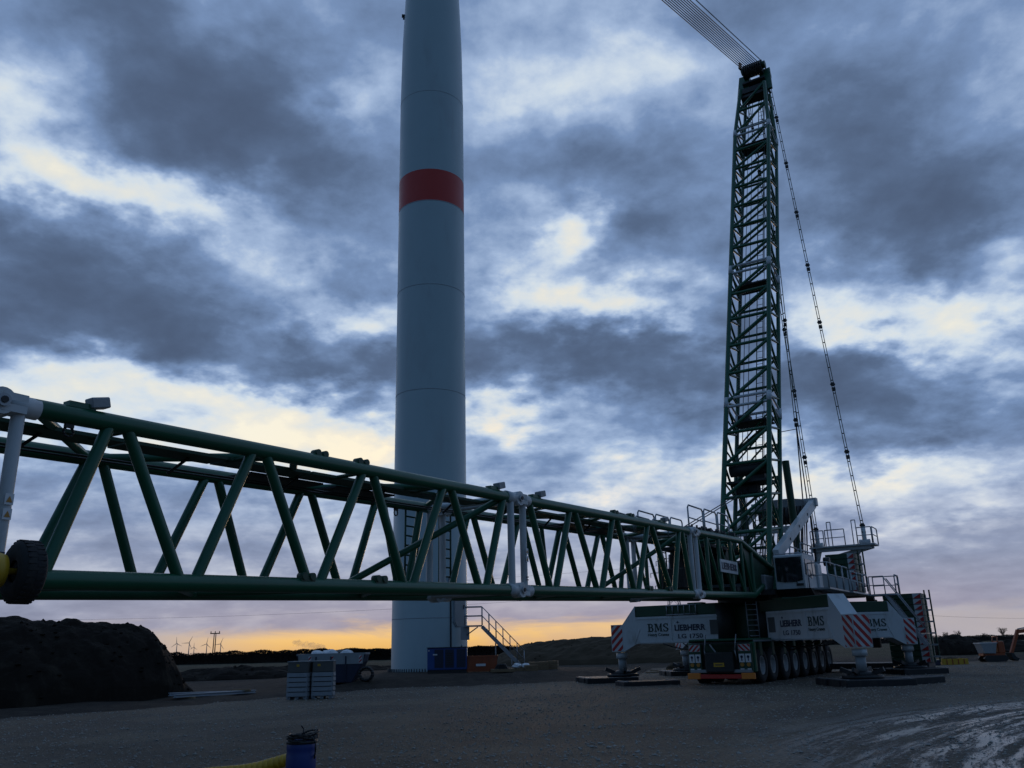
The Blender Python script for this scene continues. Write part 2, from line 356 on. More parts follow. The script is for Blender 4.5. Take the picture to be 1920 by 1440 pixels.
class MB:
    """collects faces of one mesh; each face keeps the material that was current"""
    def __init__(s, T=None):
        s.v, s.f, s.mi, s.sm, s.mats, s.cur, s.T = [], [], [], [], [], 0, T

    def use(s, key):
        if key not in s.mats: s.mats.append(key)
        s.cur = s.mats.index(key)
        return s

    def add(s, vs, fs, smooth=None):
        o = len(s.v)
        s.v += [s.T @ Vector(p) for p in vs] if s.T else [Vector(p) for p in vs]
        for i, f in enumerate(fs):
            s.f.append([o + k for k in f]); s.mi.append(s.cur)
            s.sm.append(bool(smooth[i]) if smooth else False)
        return s

    def box(s, c, d, rot=None, ch=0.0):
        """box centred at c, size d, chamfered by ch"""
        hx, hy, hz = d[0] / 2, d[1] / 2, d[2] / 2
        if ch <= 0:
            vs = [Vector((x * hx, y * hy, z * hz)) for x in (-1, 1) for y in (-1, 1) for z in (-1, 1)]
            fs = [(0, 1, 3, 2), (4, 6, 7, 5), (0, 4, 5, 1), (2, 3, 7, 6), (0, 2, 6, 4), (1, 5, 7, 3)]
        else:
            b = bmesh.new()
            bmesh.ops.create_cube(b, size=1.0)
            for q in b.verts: q.co = Vector((q.co.x * d[0], q.co.y * d[1], q.co.z * d[2]))
            bmesh.ops.bevel(b, geom=b.edges[:], offset=ch, segments=1, affect='EDGES')
            b.verts.index_update()
            vs = [q.co.copy() for q in b.verts]
            fs = [[q.index for q in f.verts] for f in b.faces]
            b.free()
        if rot is not None: vs = [rot @ q for q in vs]
        c = Vector(c)
        return s.add([q + c for q in vs], fs)

    def bar(s, p, q, w, h, up=(0, 0, 1)):
        """rectangular bar from p to q"""
        p, q = Vector(p), Vector(q)
        x = (q - p); L = x.length; x.normalize()
        y = Vector(up).cross(x)
        if y.length < 1e-4: y = Vector((0, 1, 0)).cross(x)
        y.normalize(); z = x.cross(y)
        return s.box((p + q) / 2, (L, w, h), Matrix((x, y, z)).transposed())

    def cyl(s, p, q, r, seg=10, r2=None, caps=True):
        p, q = Vector(p), Vector(q)
        r2 = r if r2 is None else r2
        z = (q - p).normalized()
        x = z.orthogonal().normalized(); y = z.cross(x)
        vs, fs, sm = [], [], []
        for k in range(seg):
            a = 2 * math.pi * k / seg
            d = x * math.cos(a) + y * math.sin(a)
            vs += [p + d * r, q + d * r2]
        for k in range(seg):
            j = (k + 1) % seg
            fs.append((2 * k, 2 * j, 2 * j + 1, 2 * k + 1)); sm.append(1)
        if caps:
            fs.append([2 * k for k in range(seg)][::-1]); sm.append(0)
            fs.append([2 * k + 1 for k in range(seg)]); sm.append(0)
        return s.add(vs, fs, sm)

    def path(s, pts, r, seg=6):
        for a, b in zip(pts[:-1], pts[1:]): s.cyl(a, b, r, seg)
        return s

    def lathe(s, prof, axis_o, axis_d, seg=28):
        """prof: (radius, height along the axis)"""
        o, z = Vector(axis_o), Vector(axis_d).normalized()
        x = z.orthogonal().normalized(); y = z.cross(x)
        n = len(prof); vs, fs, sm = [], [], []
        for k in range(seg):
            a = 2 * math.pi * k / seg
            d = x * math.cos(a) + y * math.sin(a)
            vs += [o + d * r + z * h for r, h in prof]
        for k in range(seg):
            j = (k + 1) % seg
            for i in range(n - 1):
                fs.append((k * n + i, j * n + i, j * n + i + 1, k * n + i + 1)); sm.append(1)
        return s.add(vs, fs, sm)

    def prism(s, poly, o, ex, ez, ey, th):
        """flat polygon (list of 2-D points in ex, ez) given thickness th along ey, centred"""
        o, ex, ez, ey = Vector(o), Vector(ex), Vector(ez), Vector(ey)
        n = len(poly)
        vs = [o + ex * a + ez * b - ey * th / 2 for a, b in poly] + [o + ex * a + ez * b + ey * th / 2 for a, b in poly]
        fs = [list(range(n)), list(range(2 * n - 1, n - 1, -1))] + [(i, n + i, n + (i + 1) % n, (i + 1) % n) for i in range(n)]
        return s.add(vs, fs)

    def build(s, name, parent=None, key=None):
        me = bpy.data.meshes.new(name)
        me.from_pydata([tuple(q) for q in s.v], [], s.f)
        for k in (s.mats or [key]): me.materials.append(M[k])
        me.polygons.foreach_set('material_index', s.mi)
        me.polygons.foreach_set('use_smooth', s.sm)
        b = bmesh.new(); b.from_mesh(me)
        bmesh.ops.recalc_face_normals(b, faces=b.faces[:])
        b.to_mesh(me); b.free()
        me.update()
        return link(name, me, parent)


_unit = {}


def unit_cyl(key, seg):
    if (key, seg) not in _unit:
        mb = MB().use(key).cyl((0, 0, -0.5), (0, 0, 0.5), 1.0, seg)
        o = mb.build('unit_tube'); me = o.data
        bpy.data.objects.remove(o)
        _unit[(key, seg)] = me
    return _unit[(key, seg)]


def tube(name, p, q, r, key, parent, seg=12):
    """round bar as an object of its own; alike bars share one mesh"""
    p, q = Vector(p), Vector(q)
    d = q - p
    o = link(name, unit_cyl(key, seg), parent)
    o.matrix_local = Matrix.Translation((p + q) / 2) @ d.to_track_quat('Z', 'Y').to_matrix().to_4x4() @ Matrix.Diagonal((r, r, d.length, 1))
    return o


def text(name, body, o, right, up, height, key, parent, bold=0.0, xs=1.0, th=0.012):
    """lettering as a thin solid, centred at o"""
    cu = bpy.data.curves.new(name, 'FONT')
    cu.body, cu.size, cu.align_x, cu.align_y = body, 1.0, 'CENTER', 'CENTER'
    cu.offset, cu.extrude, cu.resolution_u = bold, 0.02, 3
    t = bpy.data.objects.new(name, cu); col.objects.link(t)
    dg = bpy.context.evaluated_depsgraph_get()
    me = bpy.data.meshes.new_from_object(t.evaluated_get(dg))
    bpy.data.objects.remove(t); bpy.data.curves.remove(cu)
    me.materials.clear(); me.materials.append(M[key])
    zs = [v.co.y for v in me.vertices]; xsn = [v.co.x for v in me.vertices]
    hh = max(zs) - min(zs); cx, cy = (max(xsn) + min(xsn)) / 2, (max(zs) + min(zs)) / 2
    R_, U_ = Vector(right).normalized(), Vector(up).normalized()
    Nn = R_.cross(U_)
    for v in me.vertices:
        a, b, c = (v.co.x - cx) / hh * height * xs, (v.co.y - cy) / hh * height, v.co.z / 0.02 * th / 2
        v.co = Vector(o) + R_ * a + U_ * b + Nn * c
    return link(name, me, parent)


# slab-serif strokes for the letters B, M, S (unit square cells, polygons)
def serif_bms(name, o, right, up, height, key, parent, th=0.012):
    R_, U_ = Vector(right).normalized(), Vector(up).normalized()
    N_ = R_.cross(U_)
    mb = MB().use(key)
    def quad(*pts): mb.prism([(a * height, b * height) for a, b in pts], Vector(o) - R_ * height * 1.42 - U_ * height * 0.5, R_, U_, N_, th)
    def rect(x0, y0, x1, y1): quad((x0, y0), (x1, y0), (x1, y1), (x0, y1))
    def arc(cx, cy, rx, ry, a0, a1, wx, wy, n=7):
        for k in range(n):
            b0, b1 = R(a0 + (a1 - a0) * k / n), R(a0 + (a1 - a0) * (k + 1) / n)
            quad((cx + rx * math.cos(b0), cy + ry * math.sin(b0)), (cx + rx * math.cos(b1), cy + ry * math.sin(b1)),
                 (cx + (rx - wx) * math.cos(b1), cy + (ry - wy) * math.sin(b1)), (cx + (rx - wx) * math.cos(b0), cy + (ry - wy) * math.sin(b0)))
    # B
    rect(0.0, 0.0, 0.12, 0.1); rect(0.0, 0.9, 0.12, 1.0); rect(0.12, 0.0, 0.32, 1.0)
    rect(0.32, 0.0, 0.5, 0.1); rect(0.32, 0.9, 0.46, 1.0); rect(0.32, 0.48, 0.48, 0.57)
    arc(0.46, 0.74, 0.28, 0.26, -90, 90, 0.18, 0.1); arc(0.5, 0.28, 0.3, 0.28, -90, 90, 0.19, 0.1)
    # M
    x = 0.92
    for dx in (0.0, 0.78): rect(x + dx, 0, x + dx + 0.3, 0.1)
    rect(x, 0.9, x + 0.22, 1.0); rect(x + 0.86, 0.9, x + 1.08, 1.0)
    rect(x + 0.11, 0.1, x + 0.2, 0.9); rect(x + 0.80, 0.1, x + 1.0, 0.9)
    quad((x + 0.12, 1.0), (x + 0.36, 1.0), (x + 0.62, 0.24), (x + 0.50, 0.05))
    quad((x + 0.50, 0.05), (x + 0.62, 0.24), (x + 0.86, 1.0), (x + 0.95, 1.0))
    # S
    x = 2.12
    arc(x + 0.34, 0.74, 0.32, 0.27, 35, 215, 0.17, 0.1, 8); arc(x + 0.36, 0.27, 0.34, 0.28, 35, -150, 0.18, 0.1, 8)
    quad((x + 0.06, 0.62), (x + 0.24, 0.7), (x + 0.64, 0.40), (x + 0.52, 0.30))
    rect(x + 0.56, 0.68, x + 0.64, 1.0); rect(x + 0.02, 0.0, x + 0.10, 0.34)
    return mb.build(name, parent)


def clip_poly(poly, x0, y0, x1, y1):
    def cut(ps, inside, inter):
        out = []
        for i in range(len(ps)):
            a, b = ps[i - 1], ps[i]
            if inside(b):
                if not inside(a): out.append(inter(a, b))
                out.append(b)
            elif inside(a): out.append(inter(a, b))
        return out
    def ix(v): return lambda a, b: (v, a[1] + (b[1] - a[1]) * (v - a[0]) / (b[0] - a[0]))
    def iy(v): return lambda a, b: (a[0] + (b[0] - a[0]) * (v - a[1]) / (b[1] - a[1]), v)
    for ins, it in ((lambda p: p[0] >= x0, ix(x0)), (lambda p: p[0] <= x1, ix(x1)), (lambda p: p[1] >= y0, iy(y0)), (lambda p: p[1] <= y1, iy(y1))):
        if not poly: break
        poly = cut(poly, ins, it)
    return poly


def stripes(mb, o, right, up, normal, w, h, pitch, sign=1, th=0.006):
    """diagonal red stripes on a white panel centred at o"""
    mb.use('white'); mb.prism([(-w / 2, -h / 2), (w / 2, -h / 2), (w / 2, h / 2), (-w / 2, h / 2)], o, right, up, normal, th)
    mb.use('red')
    y = -h - w
    while y < h + w:
        a, b = (y, y + w * sign * 1.0)
        p = clip_poly([(-w / 2, a), (w / 2, b), (w / 2, b + pitch * 0.5), (-w / 2, a + pitch * 0.5)], -w / 2 + 0.01, -h / 2 + 0.01, w / 2 - 0.01, h / 2 - 0.01)
        if len(p) > 2: mb.prism(p, Vector(o) + Vector(normal) * (th * 0.5 + 0.004), right, up, normal, 0.006)
        y += pitch


def fbm(x, y, z=0.0, s=1.0, o=4):
    v, a = 0.0, 1.0
    for _ in range(o):
        v += a * mnoise.noise(Vector((x * s, y * s, z))); s *= 2.03; a *= 0.5
    return v


def smooth01(x, a, b):
    t = max(0.0, min(1.0, (x - a) / (b - a)))
    return t * t * (3 - 2 * t)


# ------------------------------------------------------------------ terrain
TX, TY = -5.22, 52.0                      # wind turbine tower
PAD = [(-60, 14), (-22, 22), (-15.1, 26.3), (-11.9, 29.6), (-9.0, 35.0), (-6.0, 41.0), (1.8, 45.0), (6.5, 50.0), (9.0, 62.0), (16, 66), (26, 60), (40, 58), (80, 64)]


def pad_edge(x):
    for (x0, y0), (x1, y1) in zip(PAD[:-1], PAD[1:]):
        if x0 <= x <= x1: return y0 + (y1 - y0) * (x - x0) / (x1 - x0)
    return PAD[0][1] if x < PAD[0][0] else PAD[-1][1]


def smooth_dn(d, a, b): return 1 - smooth01(d, a, b)


def ground_z(x, y):
    d = math.hypot(x - TX - 1.0, y - TY + 1.5)
    z = 0.40 * smooth_dn(d, 6.5, 13.0)
    r = math.hypot(x, y)
    if r < 140: z += 0.035 * fbm(x, y, 1.3, 0.35) * (1 - 0.75 * smooth_dn(d, 5, 9))
    inside = pad_edge(x) - y + 1.5 * fbm(x, y, 8.0, 0.6, 4)
    if -3 < inside < 400 and abs(x) < 85 and y > -45: z -= 0.14 * smooth01(inside, -0.2, 0.6)
    if -16 < inside < 0 and d > 9: z += 0.30 * abs(fbm(x, y, 4.0, 0.9)) * smooth01(-inside, 0, 1.5) * (1 - smooth01(-inside, 10, 16))
    return z


def grid_mesh(name, xs, ys, zf, key, keep=None, smooth=True):
    idx, vs, fs = {}, [], []
    for j, y in enumerate(ys):
        for i, x in enumerate(xs):
            idx[i, j] = len(vs); vs.append((x, y, zf(x, y)))
    for j in range(len(ys) - 1):
        for i in range(len(xs) - 1):
            if keep and not keep((xs[i] + xs[i + 1]) / 2, (ys[j] + ys[j + 1]) / 2): continue
            fs.append((idx[i, j], idx[i + 1, j], idx[i + 1, j + 1], idx[i, j + 1]))
    me = bpy.data.meshes.new(name)
    me.from_pydata(vs, [], fs)
    me.materials.append(M[key])
    if smooth: me.polygons.foreach_set('use_smooth', [True] * len(fs))
    me.update()
    return link(name, me)


def graded(n, near, far, c=0.0):
    k = math.asinh(far / near)
    return [c + near * math.sinh(k * (2 * i / n - 1)) for i in range(n + 1)]


tag(grid_mesh('ground', graded(190, 14.0, 16000.0, 0.0), graded(190, 16.0, 16000.0, 38.0), ground_z, 'ground'), kind='structure')


def pad_z(x, y):
    inside = pad_edge(x) - y + 1.5 * fbm(x, y, 8.0, 0.6, 4)
    r = 0.0
    dx, dy = x - 30.0, y + 3.0
    rad = math.hypot(dx, dy)
    if 16 < rad < 33.0 and 2.5 < x and y < 27: r = 0.045 * math.sin(rad * 3.3) * smooth01(x, 2.5, 5.5)
    return 0.022 * fbm(x, y, 2.2, 0.5) + 0.014 * fbm(x, y, 6.2, 2.6, 3) + r - 0.32 * (1 - smooth01(inside, -0.3, 0.7)) - 0.01


xs = [-46 + i * 0.46 for i in range(241)]
ys = [-24 + i * 0.46 for i in range(205)]
tag(grid_mesh('gravel_pad', xs, ys, pad_z, 'gravel', keep=lambda x, y: pad_edge(x) - y > -3.0), kind='structure')


def gz(x, y):
    """surface height where things stand"""
    return max(ground_z(x, y), pad_z(x, y))


# loose stones on the pad
def gravel():
    vs, fs = [], []
    base = [(1, 0, 0), (-1, 0, 0), (0, 1, 0), (0, -1, 0), (0, 0, 1), (0, 0, -1)]
    tri = [(0, 2, 4), (2, 1, 4), (1, 3, 4), (3, 0, 4), (2, 0, 5), (1, 2, 5), (3, 1, 5), (0, 3, 5)]
    for k in range(34000):
        y = 7 + 45 * rnd.random() ** 1.7
        x = rnd.uniform(-0.62, 0.68) * y * 1.06
        if pad_edge(x) - y < 0.4: continue
        r = rnd.uniform(0.007, 0.018) * (1 + 1.2 * rnd.random() ** 8) * (1 + y / 60)
        z = pad_z(x, y) + r * 0.15
        o = len(vs); a = rnd.uniform(0, 6.28); ca, sa = math.cos(a), math.sin(a)
        sx, sy, sz = (rnd.uniform(0.7, 1.3) for _ in range(3))
        for bx, by, bz in base:
            px, py = bx * sx * r, by * sy * r
            vs.append((x + px * ca - py * sa + rnd.uniform(-.2, .2) * r, y + px * sa + py * ca, z + bz * sz * 0.62 * r))
        fs += [(o + i, o + j, o + l) for i, j, l in tri]
    me = bpy.data.meshes.new('loose_gravel'); me.from_pydata(vs, [], fs); me.materials.append(M['stone'])
    tag(link('loose_gravel', me), 'loose grey gravel stones strewn over the crane pad', 'gravel', kind='stuff')


gravel()


def heap(name, path, width, height, key, seed, base_drop=0.3, nx=90, ny=46, rough=0.35, clods=0):
    """bank of tipped earth along a path of (x, y, height factor, width factor)"""
    n = len(path) - 1
    vs, fs = [], []
    rr = random.Random(seed)
    for i in range(nx + 1):
        t = i / nx * n
        k = min(int(t), n - 1); f = t - k
        p = [path[k][q] + (path[k + 1][q] - path[k][q]) * f for q in range(4)]
        dx, dy = path[k + 1][0] - path[k][0], path[k + 1][1] - path[k][1]
        L = math.hypot(dx, dy); nxv, nyv = -dy / L, dx / L
        for j in range(ny + 1):
            v = j / ny * 2 - 1
            x, y = p[0] + nxv * v * width * p[3], p[1] + nyv * v * width * p[3]
            prof = max(0.0, 1 - abs(v) ** 1.5)
            prof = prof ** 0.8
            h = height * p[2] * prof
            h += (fbm(x, y, seed, 0.7, 5) * rough + abs(fbm(x, y, seed + 5, 2.4, 3)) * rough * 0.35) * min(1, prof * 2.2) * min(1, p[2] * 2)
            vs.append((x, y, gz(x, y) * 0.6 - base_drop * (1 - min(1, prof * 5)) + max(h, -0.2)))
    for i in range(nx):
        for j in range(ny):
            a = i * (ny + 1) + j
            fs.append((a, a + 1, a + ny + 2, a + ny + 1))
    for _ in range(clods):
        p = vs[rr.randrange(len(vs))]
        r = rr.uniform(0.03, 0.12)
        o = len(vs)
        for b in ((1, 0, 0), (-1, 0, 0), (0, 1, 0), (0, -1, 0), (0, 0, 1), (0, 0, -1)):
            q = r * rr.uniform(0.7, 1.25)
            vs.append((p[0] + b[0] * q, p[1] + b[1] * q, p[2] + b[2] * q * 0.8 + 0.02))
        fs += [(o + i, o + j, o + l) for i, j, l in [(0, 2, 4), (2, 1, 4), (1, 3, 4), (3, 0, 4), (2, 0, 5), (1, 2, 5), (3, 1, 5), (0, 3, 5)]]
    me = bpy.data.meshes.new(name); me.from_pydata(vs, [], fs); me.materials.append(M[key]); me.update()
    return tag(link(name, me), kind='structure')


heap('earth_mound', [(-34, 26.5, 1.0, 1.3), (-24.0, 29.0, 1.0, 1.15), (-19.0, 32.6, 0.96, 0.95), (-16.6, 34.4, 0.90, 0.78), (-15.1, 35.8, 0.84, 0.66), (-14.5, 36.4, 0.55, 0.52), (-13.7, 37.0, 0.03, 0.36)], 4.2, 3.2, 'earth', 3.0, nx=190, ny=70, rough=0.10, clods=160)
heap('earth_bank', [(-4.0, 86, 0.05, 0.6), (1.0, 84, 0.8, 1), (8, 82, 1.0, 1), (15, 80, 0.95, 1), (20, 78.5, 0.9, 0.9), (22.5, 78, 0.5, 0.7), (24.5, 78, 0.03, 0.4)], 5.5, 2.35, 'clay', 9.0, nx=120, rough=0.28, clods=160)
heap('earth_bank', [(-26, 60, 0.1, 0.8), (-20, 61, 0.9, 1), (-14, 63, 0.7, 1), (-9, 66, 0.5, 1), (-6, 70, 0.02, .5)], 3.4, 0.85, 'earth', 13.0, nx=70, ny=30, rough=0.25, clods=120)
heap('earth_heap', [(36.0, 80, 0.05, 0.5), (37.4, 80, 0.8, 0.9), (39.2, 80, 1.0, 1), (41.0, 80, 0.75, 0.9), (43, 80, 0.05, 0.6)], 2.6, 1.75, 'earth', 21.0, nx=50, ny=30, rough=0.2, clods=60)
heap('earth_bank', [(44, 90, 0.05, 0.6), (48, 89, 0.8, 1), (56, 87, 1.0, 1), (66, 86, 1.1, 1), (80, 86, 0.9, 1)], 3.0, 1.1, 'earth', 25.0, nx=70, ny=24, rough=0.25, clods=60)

# ------------------------------------------------------------------ wind turbine tower
def turbine_tower():
    t = empty('wind_turbine_tower', (TX, TY, 0.40))
    tag(t, 'tall pale grey steel wind turbine tower with one red band', 'tower')
    def shell(name, rows, key):
        mb = MB().use(key).lathe(rows, (0, 0, 0), (0, 0, 1), 72)
        return mb.build(name, t)
    zb = [-0.25, 2.9, 9.5, 16.5, 23.5, 29.5]
    r = 2.22
    for a, b in zip(zb[:-1], zb[1:]):
        shell('shell_section', [(r, a), (r, b)], 'tower')
        MB().use('seam').lathe([(r + 0.002, b - 0.025), (r + 0.008, b - 0.025), (r + 0.008, b + 0.025), (r + 0.002, b + 0.025)], (0, 0, 0), (0, 0, 1), 72).build('weld_seam', t)
    shell('red_band', [(r + 0.003, 29.5), (r + 0.003, 31.85)], 'band')
    shell('shell_section', [(r, 31.85), (r, 38.0), (2.15, 43.0), (1.95, 48.5)], 'tower')
    MB().use('seam').lathe([(r + 0.002, 37.98), (r + 0.007, 37.98), (r + 0.007, 38.02), (r + 0.002, 38.02)], (0, 0, 0), (0, 0, 1), 72).build('weld_seam', t)
    shell('shell_section', [(1.95, 48.5), (1.7, 56.0), (1.55, 66.0), (0.0, 66.02)], 'tower')
    # foot flange with anchor bolts
    MB().use('grey').lathe([(2.22, -0.02), (2.50, -0.02), (2.50, -0.12), (2.22, -0.12)], (0, 0, 0), (0, 0, 1), 72).build('foot_flange', t)
    mb = MB().use('black')
    for k in range(96):
        a = 2 * math.pi * k / 96
        mb.cyl((2.40 * math.cos(a), 2.40 * math.sin(a), -0.2), (2.40 * math.cos(a), 2.40 * math.sin(a), 0.17), 0.032, 6)
    tag(mb.build('anchor_bolts', t), kind='stuff')
    # door, cable conduit and small fittings, on the side of the stairs
    da = R(-34)
    n = Vector((math.cos(da), math.sin(da), 0)); e = Vector((-n.y, n.x, 0))
    mb = MB().use('grey')
    door = [(-0.48, 0.25), (-0.3, 0.0), (0.3, 0.0), (0.48, 0.25), (0.48, 2.0), (0.3, 2.25), (-0.3, 2.25), (-0.48, 2.0)]
    mb.prism(door, n * 2.21 + Vector((0, 0, 2.42)), e, (0, 0, 1), n, 0.14)
    d = mb.build('door', t)
    MB().use('black').box(n * 2.31 + e * 0.34 + Vector((0, 0, 3.5)), (0.06, 0.06, 0.22), Matrix((n, e, Vector((0, 0, 1)))).transposed()).build('handle', d)
    MB().use('seam').prism([(a * 1.1, b * 1.04 - 0.05) for a, b in door], n * 2.17 + Vector((0, 0, 2.42)), e, (0, 0, 1), n, 0.14).build('door_frame', t)
    ca = R(-52)
    cn = Vector((math.cos(ca), math.sin(ca), 0))
    tube('cable_conduit', cn * 2.25 + Vector((0, 0, 0.3)), cn * 2.25 + Vector((0, 0, 5.6)), 0.045, 'black', t, 8)
    MB().use('grey').box(cn * 2.3 + Vector((0, 0, 5.0)), (0.3, 0.3, 0.42), Matrix.Rotation(ca, 3, 'Z'), 0.02).build('junction_box', t)
    for ang, z in ((R(-172), 45.9), (R(-73), 46.7)):
        q = Vector((math.cos(ang), math.sin(ang), 0))
        MB().use('black').cyl(q * 1.95 + Vector((0, 0, z)), q * 2.25 + Vector((0, 0, z)), 0.13, 10).box(q * 2.1 + Vector((0, 0, z - 0.18)), (0.12, 0.12, 0.2)).build('obstruction_light', t)
    return t


turbine_tower()


def access_stairs():
    o = (-3.05, 50.25, 0.0)
    t = empty('access_stairs', o)
    tag(t, 'galvanised steel stairs with handrails leading to the tower door', 'stairs')
    zt, zb_, xl, x0, x1, wy = 2.80, gz(0.3, 50.2) - 0.02, 0.0, 1.0, 3.35, 0.42
    MB().use('galv').box((0.5, 0, zt), (1.05, 0.95, 0.07)).build('platform', t)
    MB().use('galv').bar((0.1, 0, zt - 0.5), (0.75, 0, zt - 0.06), 0.06, 0.06).bar((0.02, 0, zt - 0.75), (0.02, 0, zt), 0.5, 0.06).build('bracket', t)
    for s in (-1, 1):
        MB().use('galv').bar((x0, s * wy, zt - 0.05), (x1, s * wy, zb_), 0.03, 0.2).build('stringer', t)
        rails = []
        mb = MB().use('galv')
        for h in (0.55, 1.05):
            mb.path([(0, s * wy, zt + h), (x0, s * wy, zt + h), (x1, s * wy, zb_ + h)], 0.026)
        for k in range(7):
            f = k / 6
            if k == 0: mb.cyl((0.02, s * wy, zt), (0.02, s * wy, zt + 1.05), 0.024, 6)
            x, z = x0 + (x1 - x0) * f, zt + (zb_ - zt) * f
            mb.cyl((x, s * wy, z), (x, s * wy, z + 1.05), 0.024, 6)
        mb.build('handrail', t)
    for k in range(1, 13):
        f = k / 12.6
        MB().use('galv').box((x0 + (x1 - x0) * f, 0, zt + (zb_ - zt) * f), (0.24, 0.82, 0.035)).build('step', t)
    for k in (0, 1):
        MB().use('galv').cyl((x1 - 0.7 - 0.9 * k, 0.0, zb_ - 0.1), (x1 - 0.7 - 0.9 * k, 0.0, zt + (zb_ - zt) * (1 - (0.7 + 0.9 * k) / (x1 - x0)) - 0.03), 0.035, 8).build('prop', t)
    MB().use('grey').box((x1 + 0.05, 0, zb_ + 0.02), (0.6, 1.1, 0.12)).build('foot_plate', t)


access_stairs()


# ------------------------------------------------------------------ things round the tower
def generator():
    x, y = -3.75, 46.6
    t = empty('generator', (x, y, gz(x, y)), R(4))
    tag(t, 'blue box-shaped generator standing beside the tower foot', 'generator')
    MB().use('blue').box((0, 0, 0.70), (2.05, 1.1, 1.08), None, 0.03).build('housing', t)
    MB().use('navy').box((0, 0, 1.26), (2.11, 1.16, 0.05)).build('roof', t)
    for k in (-1, 1): MB().use('black').box((0, k * 0.45, 0.08), (2.0, 0.14, 0.2)).build('skid', t)
    for xx in (-0.42, 0.12, 0.72):
        MB().use('navy').box((xx, -0.556, 0.72), (0.46, 0.02, 0.9)).build('door_panel', t)
    for k in range(6): MB().use('black').box((0.12, -0.572, 0.42 + 0.11 * k), (0.34, 0.014, 0.05)).build('louvre', t)
    MB().use('lettering_white').box((-0.62, -0.57, 0.92), (0.22, 0.012, 0.06)).build('name_panel', t)
    MB().use('galv').cyl((0.75, 0.2, 1.28), (0.75, 0.2, 1.42), 0.05, 8).build('exhaust', t)
    MB().use('lettering_white').box((-0.94, -0.56, 1.12), (0.06, 0.012, 0.06)).build('corner_mark', t)


def skip_bin(name, loc, rz, L, W, H, key, rim, lab, cat, tp=0.62):
    t = empty(name, loc, rz)
    tag(t, lab, cat)
    prof = [(-L / 2 * tp, 0.06), (L / 2 * tp, 0.06), (L / 2 * 0.95, H * 0.72), (L / 2, H), (-L / 2, H), (-L / 2 * 0.95, H * 0.72)]
    for s in (-1, 1):
        MB().use(key).prism(prof, (0, s * W / 2, 0), (1, 0, 0), (0, 0, 1), (0, 1, 0), 0.04).build('side_wall', t)
    def wall(a, b, nm):
        MB().use(key).bar((a[0], 0, a[1]), (b[0], 0, b[1]), W, 0.04).build(nm, t)
    wall(prof[0], prof[1], 'floor')
    MB().use(key).bar((prof[1][0], 0, prof[1][1]), (prof[2][0], 0, prof[2][1]), W, 0.04).bar((prof[2][0], 0, prof[2][1]), (prof[3][0], 0, prof[3][1]), W, 0.04).build('end_wall', t)
    MB().use(key).bar((prof[0][0], 0, prof[0][1]), (prof[5][0], 0, prof[5][1]), W, 0.04).bar((prof[5][0], 0, prof[5][1]), (prof[4][0], 0, prof[4][1]), W, 0.04).build('end_wall', t)
    mb = MB().use(rim)
    for s in (-1, 1): mb.bar((-L / 2 - 0.04, s * (W / 2), H), (L / 2 + 0.04, s * (W / 2), H), 0.09, 0.08)
    for s in (-1, 1): mb.bar((s * (L / 2), -W / 2, H + 0.001), (s * (L / 2), W / 2, H + 0.001), 0.09, 0.085)
    mb.build('rim', t)
    for k in (-1, 0, 1):
        MB().use(key).box((k * L * 0.22, -W / 2 - 0.05, H * 0.5), (0.06, 0.06, H * 0.85)).build('rib', t)
    return t


